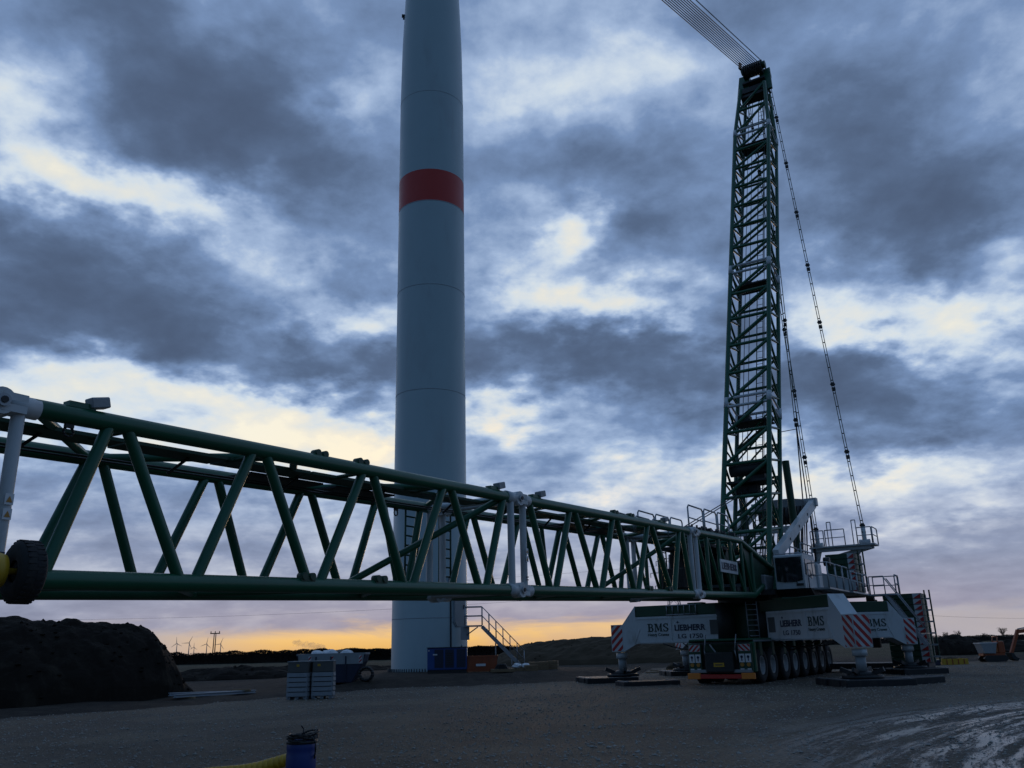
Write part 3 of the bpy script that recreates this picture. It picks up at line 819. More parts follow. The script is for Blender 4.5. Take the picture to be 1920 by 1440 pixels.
def site_things():
    generator()
    # orange skip and what lies round the stair foot
    t = skip_bin('skip', (-2.0, 46.8, gz(-2.0, 46.8)), R(2), 1.75, 1.0, 0.78, 'orange', 'orange', 'small orange steel skip beside the blue generator', 'skip', 0.93)
    MB().use('lettering_white').box((0.0, -0.60, 0.36), (0.5, 0.012, 0.12)).build('name_panel', t)
    # timber pallets
    def pallet(x, y, rz, lab, load):
        t = empty('timber_pallet', (x, y, gz(x, y)), R(rz))
        tag(t, lab, 'pallet', 'timber pallets by the stairs')
        for k in range(3): MB().use('wood').box((0, (k - 1) * 0.36, 0.06), (1.2, 0.1, 0.12)).build('bearer', t)
        for k in range(6): MB().use('wood').box((-0.5 + 0.2 * k, 0, 0.135), (0.15, 0.82, 0.025)).build('board', t)
        return t
    pallet(-0.85, 45.6, 6, 'timber pallet carrying dark hoses in front of orange skip', 'hose')
    pallet(0.15, 46.9, -8, 'timber pallet carrying wrapped white sacks by the stairs', 'sack')
    mb = MB().use('black')
    for k in range(4):
        pts = [(0.33 * math.cos(a * 0.5) * (1 - 0.1 * k), 0.26 * math.sin(a * 0.5), 0.17 + 0.06 * k) for a in range(14)]
        mb.path(pts, 0.035, 6)
    h = mb.build('hose_coil'); h.location = (-0.9, 45.6, gz(-0.9, 45.6)); tag(h, 'coil of black hose lying on a pallet near orange skip', 'hose')
    for k, (dx, s) in enumerate(((-0.25, 1.0), (0.2, 0.85))):
        o = lump('sack', (0.15 + dx, 46.9, gz(0.15, 46.9) + 0.24), (0.26 * s, 0.3 * s, 0.15), 'plastic_white', 40 + k)
        tag(o, ('plump white sack lying on a pallet by the stairs', 'smaller white sack lying on a pallet by the stairs')[k], 'sack')
    def box_crate(x, y, rz, w, d, h, lab):
        t = empty('timber_crate', (x, y, gz(x, y) - 0.01), R(rz)); tag(t, lab, 'crate', 'timber crates at the stair foot')
        n = max(2, int(h / 0.13))
        for s in (-1, 1):
            for k in range(n):
                zz = h * (k + 0.5) / n
                MB().use('wood').box((0, s * d / 2, zz), (w, 0.025, h / n * 0.86)).build('plank', t)
                MB().use('wood').box((s * w / 2, 0, zz), (0.025, d * 0.94, h / n * 0.86)).build('plank', t)
        MB().use('wood').box((0, 0, h - 0.02), (w * 0.96, d * 0.94, 0.03)).build('lid', t)
        MB().use('wood').box((0, 0, 0.04), (w * 0.9, d * 0.9, 0.06)).build('base', t)
    box_crate(1.05, 48.2, 4, 1.0, 0.7, 0.42, 'low wide timber crate at the foot of the stairs')
    box_crate(1.85, 49.0, -12, 0.55, 0.5, 0.45, 'small narrow timber crate beyond the stair foot')
    box_crate(0.62, 46.2, 10, 0.62, 0.5, 0.3, 'small flat timber crate beside the pallet of sacks')
    # waste skip with rubbish
    x, y = -8.95, 41.4
    t = skip_bin('waste_skip', (x + 0.35, y, gz(x, y) - 0.03), R(3), 3.05, 1.7, 1.28, 'navy', 'grey', 'large waste skip, pale upper rim over dark body, heaped with rubbish', 'skip')
    for s in (-1, 1):
        MB().use('grey').prism([(-1.44, 0.0), (1.44, 0.0), (1.49, 0.42), (-1.49, 0.42)], (0, s * 0.885, 0.84), (1, 0, 0), (0, 0, 1), (0, 1, 0), 0.03).build('rim_panel', t)
    for xx in (-0.95, 0.05, 1.33):
        mb = MB(); stripes(mb, (xx, -0.905, 1.03), (1, 0, 0), (0, 0, 1), (0, -1, 0), 0.14, 0.36, 0.16, 1); mb.build('warning_stripes', t)
    for k, (dx, dy, r, key, lab) in enumerate(((-0.75, -0.2, 0.34, 'plastic_white', 'bulging white rubbish bag at the end of the waste skip'), (-0.15, -0.35, 0.40, 'plastic_white', 'largest white rubbish bag heaped in middle of the waste skip'),
                                     (0.62, -0.25, 0.33, 'plastic_white', 'crumpled white plastic sheet on top of the waste skip'), (0.25, 0.2, 0.34, 'crate_dark', 'dark rubbish bag between white bags in the waste skip'))):
        o = lump('rubbish_bag', (x + 0.35 + dx, y + dy, gz(x, y) + 1.2), (r, r * 0.9, r * 0.7), key, 60 + k)
        tag(o, lab, 'bag')
    MB_f = MB().use('earth'); MB_f.box((0, 0, 1.08), (2.7, 1.5, 0.1)); MB_f.build('filling', t)
    # black hose roll and clods by the skip
    mb = MB().use('black')
    for k in range(3): mb.path([(0.3 * math.cos(a * 0.45), -0.12 + 0.12 * k, 0.32 + 0.28 * math.sin(a * 0.45)) for a in range(15)], 0.06, 8)
    o = mb.build('hose_roll'); o.location = (-6.95, 40.6, gz(-6.95, 40.6) - 0.06); tag(o, 'roll of thick black hose beside the waste skip', 'hose')
    # two stacks of stillage crates
    def stack(x, y, rz, n):
        which = ('beside the waste skip side', 'at the outer end')[n]
        z = gz(x, y)
        t = empty('slatted_crate', (x, y, z), R(rz))
        tag(t, ('tall grey slatted crate under the box with one central yellow label', 'tall grey slatted crate under the box with an off-centre yellow label')[n], 'crate', 'stacked grey crates')
        for i in (-1, 1):
            for j in (-1, 1): MB().use('crate').box((i * 0.345, j * 0.345, 0.47), (0.06, 0.06, 0.86)).build('corner_post', t)
        for k in range(5):
            zz = 0.17 + k * 0.165
            for j in (-1, 1):
                MB().use('crate').box((0, j * 0.372, zz), (0.72, 0.03, 0.135), Matrix.Rotation(0.12 * j, 3, 'X')).build('slat', t)
                MB().use('crate').box((j * 0.372, 0, zz), (0.03, 0.70, 0.135), Matrix.Rotation(-0.12 * j, 3, 'Y')).build('slat', t)
        MB().use('crate_dark').box((0, 0, 0.47), (0.66, 0.66, 0.78)).build('liner', t)
        for i in (-1, 0, 1): MB().use('crate').box((i * 0.3, 0, 0.045), (0.12, 0.7, 0.09)).build('foot', t)
        u = empty('lidded_box', (x, y, z + 0.90), R(rz))
        tag(u, ('dark lidded box with one central yellow label on slatted crate', 'dark lidded box with off-centre yellow label on slatted crate')[n], 'box', 'boxes on the crate stacks')
        MB().use('crate_dark').box((0, 0, 0.19), (0.74, 0.74, 0.37), None, 0.015).build('body', u)
        MB().use('crate').box((0, 0, 0.385), (0.77, 0.77, 0.03)).build('lid', u)
        MB().use('yellow').box(((0.0, -0.14)[n], -0.374, 0.25), (0.10, 0.012, 0.08)).build('label_plate', u)
    stack(-7.92, 32.4, -3, 0)
    stack(-7.12, 32.6, 5, 1)
    # bundle of long pale rails lying at the foot of the mound
    p, q = Vector((-12.75, 33.0, 0)), Vector((-10.9, 36.6, 0))
    d = (q - p).normalized(); nrm = Vector((-d.y, d.x, 0))
    labs = ('pale steel rail on the mound side of the pair', 'pale steel rail on the gravel side of the pair')
    for k, (off, zz) in enumerate(((0.12, 0.05), (-0.14, 0.05))):
        a, b = p + nrm * off, q + nrm * off
        t = empty('steel_rail', (0, 0, 0)); tag(t, labs[k], 'rail', 'pale rails by the mound')
        za, zb2 = gz(a.x, a.y) + zz, gz(b.x, b.y) + zz
        MB().use('pipe').bar((a.x, a.y, za), (b.x, b.y, zb2), 0.17, 0.025).bar((a.x, a.y, za + 0.09), (b.x, b.y, zb2 + 0.09), 0.17, 0.025).build('flange', t)
        MB().use('pipe').bar((a.x, a.y, za + 0.05), (b.x, b.y, zb2 + 0.05), 0.05, 0.1).build('web', t)
    t = link_sleepers()


def link_sleepers():
    for k, f in enumerate((0.15, 0.85)):
        x, y = -12.75 + 1.85 * f, 33.0 + 3.6 * f
        o = MB().use('wood').box((0, 0, 0.02), (0.9, 0.12, 0.1), Matrix.Rotation(R(-20), 3, 'Z'), 0.01).build('timber_bearer')
        o.location = (x, y, gz(x, y)); tag(o, ('timber bearer under the mound end of the pale rails', 'timber bearer under the skip end of the pale rails')[k], 'timber')


def lump(name, loc, dim, key, seed):
    b = bmesh.new()
    bmesh.ops.create_icosphere(b, subdivisions=3, radius=1.0)
    for v in b.verts:
        n = 1 + 0.22 * mnoise.noise(v.co * 1.6 + Vector((seed, 0, 0))) + 0.12 * mnoise.noise(v.co * 4 + Vector((0, seed, 0)))
        v.co = Vector((v.co.x * dim[0] * n, v.co.y * dim[1] * n, v.co.z * dim[2] * n))
    me = bpy.data.meshes.new(name); b.to_mesh(me); b.free()
    me.materials.append(M[key])
    o = link(name, me); o.location = loc
    return o


site_things()


def near_things():
    # blue drum with a tangle of black cable on the lid
    x, y = -2.78, 11.6
    z = gz(x, y)
    t = empty('blue_drum', (x, y, z)); tag(t, 'blue plastic drum standing on the gravel, black cable on top', 'drum')
    MB().use('drum').lathe([(0.0, 0.0), (0.165, 0.0), (0.18, 0.02), (0.186, 0.10), (0.179, 0.13), (0.186, 0.16), (0.186, 0.36), (0.179, 0.39), (0.186, 0.42), (0.184, 0.50), (0.165, 0.53), (0.0, 0.535)], (0, 0, 0), (0, 0, 1), 32).build('body', t)
    MB().use('black').lathe([(0.183, 0.485), (0.192, 0.485), (0.192, 0.52), (0.183, 0.52)], (0, 0, 0), (0, 0, 1), 32).build('clamp_ring', t)
    mb = MB().use('black')
    rr = random.Random(5)
    for k in range(9):
        r0, zz, ph = rr.uniform(0.10, 0.19), 0.545 + rr.uniform(0, 0.06), rr.uniform(0, 6.28)
        tx, ty = rr.uniform(-.25, .25), rr.uniform(-.25, .25)
        pts = []
        for a in range(19):
            th = ph + a * 2 * math.pi / 18
            rx = r0 * (1 + 0.12 * math.sin(3 * th + k))
            pts.append((rx * math.cos(th), rx * math.sin(th), zz + 0.02 * math.sin(2 * th + k) + 0.10 * (tx * math.cos(th) + ty * math.sin(th))))
        mb.path(pts, 0.012, 6)
    mb.path([(0.16, -0.1, 0.56), (0.20, -0.12, 0.5), (0.205, -0.12, 0.40), (0.19, -0.1, 0.32), (0.19, -0.05, 0.36)], 0.011, 6)
    mb.path([(0.02, 0.0, 0.58), (0.01, 0.02, 0.66), (-0.02, 0.01, 0.70)], 0.010, 6)
    o = mb.build('black_cable'); o.location = (x, y, z - 0.005); tag(o, 'tangled coil of black cable lying on the blue drum', 'cable')
    # thick yellow lifting sling lying in a curve behind the drum
    pts = []
    for k in range(25):
        f = k / 24
        px = -4.75 + 1.85 * f
        py = 12.0 + 0.55 * math.sin(f * 2.2)
        pts.append((px, py, gz(px, py) + 0.075 + 0.20 * max(0, (f - 0.55) / 0.45) ** 1.3))
    mb = MB().use('yellow'); mb.path(pts, 0.085, 12)
    for p in pts[1:-1]:
        b0 = len(mb.v)
        mb.lathe([(0.0, -0.085), (0.06, -0.06), (0.085, 0.0), (0.06, 0.06), (0.0, 0.085)], p, (0, 0, 1), 12)
    o = mb.build('lifting_sling'); tag(o, 'thick yellow round lifting sling curving behind the blue drum', 'sling')
    # yellow wheeled axle carried on a steel trestle at the left, beside the boom
    cx, cy = -4.52, 7.9
    t = empty('wheeled_axle', (cx, cy, gz(cx, cy))); tag(t, 'yellow axle with knobbly black tyre raised beside the lattice boom', 'axle')
    wz = 2.345 - gz(-4.52, 7.9)
    ax = Vector((0.62, 0.78, 0.0)).normalized()
    c = Vector((0, 0, wz))
    prof = [(0.10, -0.09), (0.14, -0.11), (0.23, -0.115), (0.275, -0.08), (0.285, -0.04), (0.285, 0.04), (0.275, 0.08), (0.23, 0.115), (0.14, 0.10), (0.10, 0.09)]
    w = MB().use('rubber').lathe(prof, c, ax, 40)
    tyre = w.build('tyre', t)
    mb = MB().use('rubber')
    xx = ax.orthogonal().normalized(); yy = ax.cross(xx)
    for k in range(30):
        a = 2 * math.pi * k / 30
        rad = xx * math.cos(a) + yy * math.sin(a); tan = ax.cross(rad)
        for s in (-1, 1):
            a2 = a + (0.1 if s > 0 else 0)
            rad = xx * math.cos(a2) + yy * math.sin(a2); tan = ax.cross(rad)
            mb.box(c + rad * 0.283 + ax * s * 0.042, (0.010, 0.072, 0.030), Matrix((rad, ax, tan)).transposed())
    mb.build('tread', tyre)
    MB().use('rubber').lathe([(0.0, -0.05), (0.09, -0.07), (0.105, 0.0), (0.10, 0.08), (0.0, 0.08)], c, ax, 24).build('rim', t)
    MB().use('yellow').cyl(c - ax * 0.02, c - ax * 0.50, 0.03, 12).build('stub_axle', t)
    MB().use('yellow').lathe([(0.0, 0.0), (0.09, 0.01), (0.145, 0.03), (0.16, 0.08), (0.16, 1.5), (0.0, 1.5)], c - ax * 0.15, -ax, 28).build('axle_beam', t)
    e = c - ax * 1.1
    for s in (-1, 1):
        MB().use('yellow').bar(e + Vector((0, 0, -0.15)), (e.x + s * 0.5 * 0.51, e.y + s * 0.5 * 0.86, -0.02), 0.1, 0.1, (1, 0, 0)).build('trestle_leg', t)
        e2 = c - ax * 1.7
        MB().use('yellow').bar(e2 + Vector((0, 0, -0.15)), (e2.x + s * 0.5 * 0.51, e2.y + s * 0.5 * 0.86, -0.02), 0.1, 0.1, (1, 0, 0)).build('trestle_leg', t)


near_things()

# ------------------------------------------------------------------ the crane
# frame of the crane: a = along the carrier (away from the boom), s = to its right, z up; K = metres per unit
K = 0.75
CRANE_AZ = R(32.0)
crane = empty('mobile_crane', (14.0 * K, 52.3 * K, 0.0), R(90) - CRANE_AZ)
crane.scale = (K, K, K)
tag(crane, 'green and white lattice boom crane with raised mast and boom laid out level', 'crane')


def P(a, s, z): return Vector((a, -s, z))


AX_A, AX_S, AX_Z = P(1, 0, 0), P(0, 1, 0), P(0, 0, 1)


# ---- main boom, laid out nearly level
BW = 1.60


def bt(a): return 7.08 + 0.029 * (a + 13.4)


def bp(a, side, top): return P(a, side * BW, bt(a) - (0 if top else 2.84))


def boom_section(a0, a1, near_nodes, far_nodes, foot=False):
    e = empty('boom_section', parent=crane)
    for side in (-1, 1):
        for top in (0, 1):
            tube('chord', bp(a0 + 0.45, side, top), bp(a1 - 0.45, side, top), 0.168, 'green', e, 16)
    for side, nodes in ((1, near_nodes), (-1, far_nodes)):
        for (a, top), (b, top2) in zip(nodes[:-1], nodes[1:]):
            d = 0.16 if b > a else -0.16
            p, q = bp(a + d, side, top), bp(b - d, side, top2)
            tube('brace', p, q, 0.115, 'green', e, 12)
    # top and bottom faces: flat zigzag between the two sides
    n = 5
    for top in (0, 1):
        for k in range(n):
            x0, x1 = a0 + 0.6 + (a1 - a0 - 1.2) * k / n, a0 + 0.6 + (a1 - a0 - 1.2) * (k + 1) / n
            s = 1 if (k + top) % 2 else -1
            tube('brace', bp(x0, s, top), bp(x1, -s, top), 0.095, 'green', e, 10)
    # walkway of plates on the top face, with brackets and a taut line below
    zc = lambda a: bt(a) - 0.06
    mb = MB().use('green_dark')
    for k in range(6):
        x0, x1 = a0 + 0.5 + (a1 - a0 - 1.0) * k / 6, a0 + 0.5 + (a1 - a0 - 1.0) * (k + 1) / 6 - 0.08
        mb.bar(P(x0, 0.35, zc(x0)), P(x1, 0.35, zc(x1)), 0.72, 0.07)
    mb.build('walkway', e)
    for f in (0.42, 0.60):
        x0, x1 = a0 + (a1 - a0) * f, a0 + (a1 - a0) * (f + 0.15)
        MB().use('dark').bar(P(x0, -0.62, zc(x0) - 0.06), P(x1, -0.62, zc(x1) - 0.06), 1.15, 0.05).build('grating_panel', e)
    for k in range(5):
        x = a0 + 1.5 + (a1 - a0 - 3.0) * k / 4
        tube('bracket', P(x, 0.3, zc(x)), P(x - 0.4, 0.1, zc(x) - 0.42), 0.035, 'black', e, 6)
        tube('bracket', P(x + 0.8, 0.5, zc(x)), P(x + 1.3, BW, zc(x) + 0.15), 0.05, 'green_dark', e, 6)
    tube('cable', P(a0, -0.2, zc(a0) - 0.22), P(a1, -0.2, zc(a1) - 0.22), 0.022, 'black', e, 6)
    tube('cable', P(a0, -0.45, zc(a0) - 0.22), P(a1, -0.45, zc(a1) - 0.22), 0.02, 'black', e, 6)
    return e


def joint(a, parent):
    """white pin joint between two sections: lugs at four corners, pairs of white posts and cross tubes"""
    for side in (-1, 1):
        for top in (0, 1):
            c = bp(a, side, top)
            mb = MB().use('white')
            mb.cyl(c - AX_A * 0.66, c - AX_A * 0.12, 0.182, 16).cyl(c + AX_A * 0.12, c + AX_A * 0.66, 0.182, 16)
            mb.cyl(c - AX_S * 0.17, c + AX_S * 0.17, 0.225, 20)
            mb.box(c - AX_A * 0.2, (0.42, 0.10, 0.34)).box(c + AX_A * 0.2 + AX_S * 0.13, (0.42, 0.09, 0.32)).box(c + AX_A * 0.2 - AX_S * 0.13, (0.42, 0.09, 0.32))
            lug = mb.build('joint_lug', parent)
            mb = MB().use('galv').cyl(c - AX_S * 0.23, c + AX_S * 0.23, 0.11, 14).use('black').cyl(c + AX_S * 0.231, c + AX_S * 0.25, 0.06, 10)
            mb.build('pin', lug)
        for d in (-0.36, 0.36):
            tube('post', bp(a + d, side, 0) + AX_Z * 0.1, bp(a + d, side, 1) - AX_Z * 0.1, 0.11, 'white', parent, 14)
    for d in (-0.36, 0.36):
        for top in (0, 1): tube('cross_tube', bp(a + d, -1, top), bp(a + d, 1, top), 0.11, 'white', parent, 12)


def nodes(*seq):
    return [(a, t) for a, t in seq]


JA, JB, JC = -44.95, -28.9, -13.4
for q in (-122.0, -106.5, -91.0, -75.5):
    e_ = boom_section(q, q + 15.5, nodes(*[(q + 0.6 + 1.58 * k, k % 2) for k in range(10)]), nodes(*[(q + 0.6 + 1.58 * k, (k + 1) % 2) for k in range(10)]))
    joint(q + 15.5, e_)
S0 = boom_section(-60.0, JA, nodes(*[(-59.4 + 1.68 * k, k % 2) for k in range(9)]), nodes(*[(-59.4 + 1.68 * k, (k + 1) % 2) for k in range(9)]))
S1 = boom_section(JA, JB, nodes((-44.0, 0), (-42.78, 1), (-40.98, 0), (-39.43, 1), (-37.63, 0), (-35.92, 1), (-34.28, 0), (-32.6, 1), (-30.87, 0), (-29.5, 1)),
                  nodes((-43.9, 1), (-42.6, 0), (-41.2, 1), (-39.7, 0), (-38.1, 1), (-36.6, 0), (-34.9, 1), (-33.2, 0), (-31.8, 1), (-30.6, 0), (-29.6, 1)))
S2 = boom_section(JB, JC, nodes((-28.3, 1), (-26.74, 0), (-25.2, 1), (-23.34, 0), (-21.72, 1), (-20.12, 0), (-18.38, 1), (-16.31, 0), (-14.9, 1), (-13.9, 0)),
                  nodes((-28.3, 0), (-26.9, 1), (-25.2, 0), (-23.5, 1), (-21.9, 0), (-20.2, 1), (-18.5, 0), (-16.6, 1), (-15.0, 0), (-13.9, 1)))
tube('brace', bp(-33.9, -1, 0), bp(-29.6, 1, 1), 0.10, 'green', S1, 10)
tube('brace', bp(-18.2, -1, 0), bp(-14.2, 1, 1), 0.10, 'green', S2, 10)
tube('brace', bp(-21.9, -1, 1), bp(-21.5, -1, 0), 0.09, 'green', S2, 10)
joint(JA, S1)
joint(JB, S2)

# small fittings on the boom
for a, par in ((-43.45, S1), (-30.15, S1), (-27.65, S2), (-16.99, S2)):
    z = bt(a) + 0.17
    MB().use('green').bar(P(a - 0.35, BW, bt(a - .35) + 0.19), P(a + 0.15, BW, bt(a + .15) + 0.19), 0.2, 0.1).build('fitting_base', par)
    MB().use('grey').box(P(a + 0.2, BW + 0.05, z + 0.13), (0.36, 0.24, 0.20), Matrix.Rotation(-0.25, 3, 'Y'), 0.02).build('lamp_box', par)
for a, top, par in ((-37.61, 1, S1), (-36.17, 1, S1), (-37.93, 0, S1), (-35.48, 0, S1), (-21.7, 1, S2), (-20.21, 1, S2), (-19.0, 0, S2), (-16.9, 0, S2)):
    c = bp(a, 1, top) + AX_Z * 0.19 + AX_S * (0 if top else 0.08)
    mb = MB().use('green_dark')
    for d in (-0.12, 0.12): mb.cyl(c + AX_A * d - AX_S * 0.10, c + AX_A * d + AX_S * 0.10, 0.085, 12)
    mb.box(c - AX_Z * 0.06, (0.42, 0.14, 0.10))
    mb.build('rope_guide', par)
for a, side, par in ((-43.7, 1, S1), (-31.0, -1, S1), (-27.6, -1, S2), (-20.0, -1, S2)):
    c = bp(a, side, 1) - AX_Z * 0.30
    mb = MB().use('black')
    pts = [c + AX_A * 0.09 * math.cos(k * 0.6283) + AX_Z * 0.09 * math.sin(k * 0.6283) for k in range(11)]
    mb.path(pts, 0.022, 6); mb.box(c + AX_Z * 0.15, (0.16, 0.06, 0.16)).build('shackle', par)
# stickers on the white posts
for a, zf, par in ((JA + 0.36, 0.56, S1), (JB + 0.36, 0.58, S2)):
    for k in range(2):
        c = P(a, BW + 0.127, bt(a) - 2.84 * zf - 0.24 * k)
        MB().use('lettering_white').box(c, (0.14, 0.01, 0.18)).use('amber').prism([(-0.05, -0.05), (0.05, -0.05), (0, 0.05)], c + AX_S * 0.008, AX_A, AX_Z, AX_S, 0.008).build('warning_sticker', par)
    MB().use('inkblue').box(P(a, BW + 0.124, bt(a) - 2.84 * 0.86), (0.12, 0.01, 0.03)).box(P(a, BW + 0.124, bt(a) - 2.84 * 0.89), (0.12, 0.01, 0.03)).build('marking', par)
# ladders between the far posts
for a in (-30.05, -28.25):
    mb = MB().use('green_dark')
    x = a
    for d in (-0.32, 0.32): mb.cyl(P(x + d, -BW - 0.12, bt(x) - 0.1), P(x + d, -BW - 0.12, bt(x) - 2.6), 0.035, 6)
    for k in range(8): mb.cyl(P(x - 0.32, -BW - 0.12, bt(x) - 0.35 - 0.31 * k), P(x + 0.32, -BW - 0.12, bt(x) - 0.35 - 0.31 * k), 0.028, 6)
    mb.build('ladder', S2)

# boom foot: parallel part, then tapering to the pivot
FT = empty('boom_foot', parent=crane)
AT, AB, AP = -6.4, -4.7, -0.6                      # kinks of the top and bottom chords, pivot
joint(JC, FT)
ZP = 5.95
for side in (-1, 1):
    tube('chord', bp(JC + 0.45, side, 1), bp(AT, side, 1), 0.168, 'green', FT, 16)
    tube('chord', bp(JC + 0.45, side, 0), bp(AB, side, 0), 0.168, 'green', FT, 16)
    tube('chord', bp(AT, side, 1), P(AP, side * BW, ZP + 0.15), 0.16, 'green', FT, 16)
    tube('chord', bp(AB, side, 0), P(AP, side * BW, ZP - 0.15), 0.16, 'green', FT, 16)
    for k, a in enumerate((-11.6, -9.9, -8.1, -6.3, -4.6)):
        zt = bp(a, side, 1) if a < AT else P(a, side * BW, bt(AT) + (ZP - bt(AT)) * (a - AT) / (AP - AT))
        tube('post', zt, bp(a, side, 0), 0.10, 'green', FT, 10)
    for (a, t0), (b, t1) in (((-12.9, 1), (-11.6, 0)), ((-11.6, 1), (-9.9, 0)), ((-9.9, 1), (-8.1, 0)), ((-8.1, 1), (-6.3, 0)), ((-6.3, 1), (-4.8, 0))):
        tube('brace', bp(a, side, t0), bp(b, side, t1), 0.075, 'green', FT, 10)
    MB().use('green').cyl(P(AP, side * (BW + 0.25), ZP), P(AP, side * (BW - 0.25), ZP), 0.32, 20).build('pivot_lug', FT)
    # web plates near the pivot
    MB().use('green_dark').prism([(-5.2, 4.6 - ZP), (-0.7, -0.2), (-0.7, 0.2), (-6.0, 7.1 - ZP)], P(0, side * (BW - 0.05), ZP), AX_A, AX_Z, AX_S, 0.04).build('web_plate', FT)
for k, a in enumerate((-12.2, -10.2, -8.2, -6.4)):
    for top in (0, 1): tube('cross_tube', bp(a, -1, top), bp(a, 1, top), 0.09, 'green', FT, 10)
for a, b in ((-12.2, -10.2), (-10.2, -8.2), (-8.2, -6.4)):
    tube('brace', bp(a, 1, 1), bp(b, -1, 1), 0.07, 'green', FT, 8)
    tube('brace', bp(a, -1, 0), bp(b, 1, 0), 0.07, 'green', FT, 8)
# winch inside the foot
MB().use('dark').cyl(P(-7.2, -1.2, 5.9), P(-7.2, 1.2, 5.9), 0.72, 24).use('green_dark').cyl(P(-7.2, -1.3, 5.9), P(-7.2, -1.2, 5.9), 0.95, 24).cyl(P(-7.2, 1.2, 5.9), P(-7.2, 1.3, 5.9), 0.95, 24).build('winch_drum', FT)
MB().use('dark').cyl(P(-4.4, -1.2, 5.8), P(-4.4, 1.2, 5.8), 0.62, 24).use('green_dark').cyl(P(-4.4, 1.2, 5.8), P(-4.4, 1.3, 5.8), 0.85, 24).build('winch_drum', FT)
MB().use('dark').box(P(-7.6, 0, 6.75), (5.4, 2.7, 0.16)).box(P(-9.7, -0.6, 5.2), (2.2, 1.2, 1.0), None, 0.05).box(P(-5.4, 0.2, 4.75), (3.6, 2.6, 0.22)).box(P(-8.5, -1.0, 6.1), (0.9, 0.9, 1.0), None, 0.05).build('machinery', FT)
mb = MB().use('green_dark')
for d in (-0.25, 0.25): mb.cyl(P(-10.9 + d, -0.9, 4.6), P(-10.9 + d, -0.9, 6.6), 0.035, 6)
for k in range(7): mb.cyl(P(-11.15, -0.9, 4.75 + 0.29 * k), P(-10.65, -0.9, 4.75 + 0.29 * k), 0.028, 6)
mb.build('ladder', FT)
# name board on the boom foot
nb = MB().use('white').box(P(-9.1, BW + 0.20, 5.72), (2.6, 0.04, 0.62)).build('name_board', FT)
text('lettering', 'LIEBHERR', P(-9.1, BW + 0.235, 5.72), AX_A, AX_Z, 0.34, 'inkblue', nb, 0.02, 1.15)
# guard rails on top of the foot, rails on the section before it
def rail(a0, a1, s, z0, h, key, parent, mid=True, r=0.04):
    mb = MB().use(key)
    mb.path([P(a0, s, z0), P(a0, s, z0 + h - 0.12), P(a0 + 0.12, s, z0 + h), P(a1 - 0.12, s, z0 + h), P(a1, s, z0 + h - 0.12), P(a1, s, z0)], r, 6)
    if mid: mb.cyl(P(a0, s, z0 + h * 0.52), P(a1, s, z0 + h * 0.52), r * 0.8, 6)
    return mb.build('guard_rail', parent)
for a0, a1 in ((-12.9, -10.9), (-10.7, -8.9), (-8.7, -7.0)):
    rail(a0, a1, 1.3, bt(a0) + 0.1, 1.25, 'galv', FT)
    rail(a0, a1, -1.3, bt(a0) + 0.1, 1.25, 'galv', FT)
for a0, a1 in ((-20.2, -18.4), (-18.2, -16.6), (-16.4, -14.6)): rail(a0, a1, 0.9, bt(a0) - 0.2, 0.62, 'galv', S2, False, 0.032)
for k in range(9):
    a = -12.6 + 0.7 * k + rnd.uniform(-.15, .15)
    MB().use('dark').box(P(a, 1.35 + rnd.uniform(-.3, .1), bt(a) + 0.2 + rnd.uniform(0, .1)), (0.28, 0.3, 0.24), None, 0.03).cyl(P(a, 1.3, bt(a) + 0.2), P(a, 1.3, bt(a) + 0.45), 0.05, 6).build('hydraulic_coupling', FT)
for s_ in (0.5, 0.8): tube('cable', P(-12.6, s_, bt(-12.6) + 0.15), P(0.2, s_ - 0.9, 10.8), 0.03, 'black', FT, 6)

# ---- raised mast
MSL, MZ0 = 0.385, 6.2
md = Vector((MSL, 0, 1)).normalized()
mt = Vector((1, 0, -MSL)).normalized()


def mfa(z): return 5.93 + MSL * (z - 23.6)


MJ = [17.8, 29.45, 44.87]
ZTOP = 52.6


def mw(z):
    if z <= MJ[2]: return 1.47
    return 1.47 - 0.50 * (z - MJ[2]) / (ZTOP - MJ[2])


def mdp(z): return 2.25 if z <= MJ[2] else 2.25 - 1.0 * (z - MJ[2]) / (ZTOP - MJ[2])


def mp(z, side, back):
    """corner of the mast at the height z of its front chord"""
    return P(mfa(z), side * mw(z), z) + (mt * mdp(z) if back else Vector())


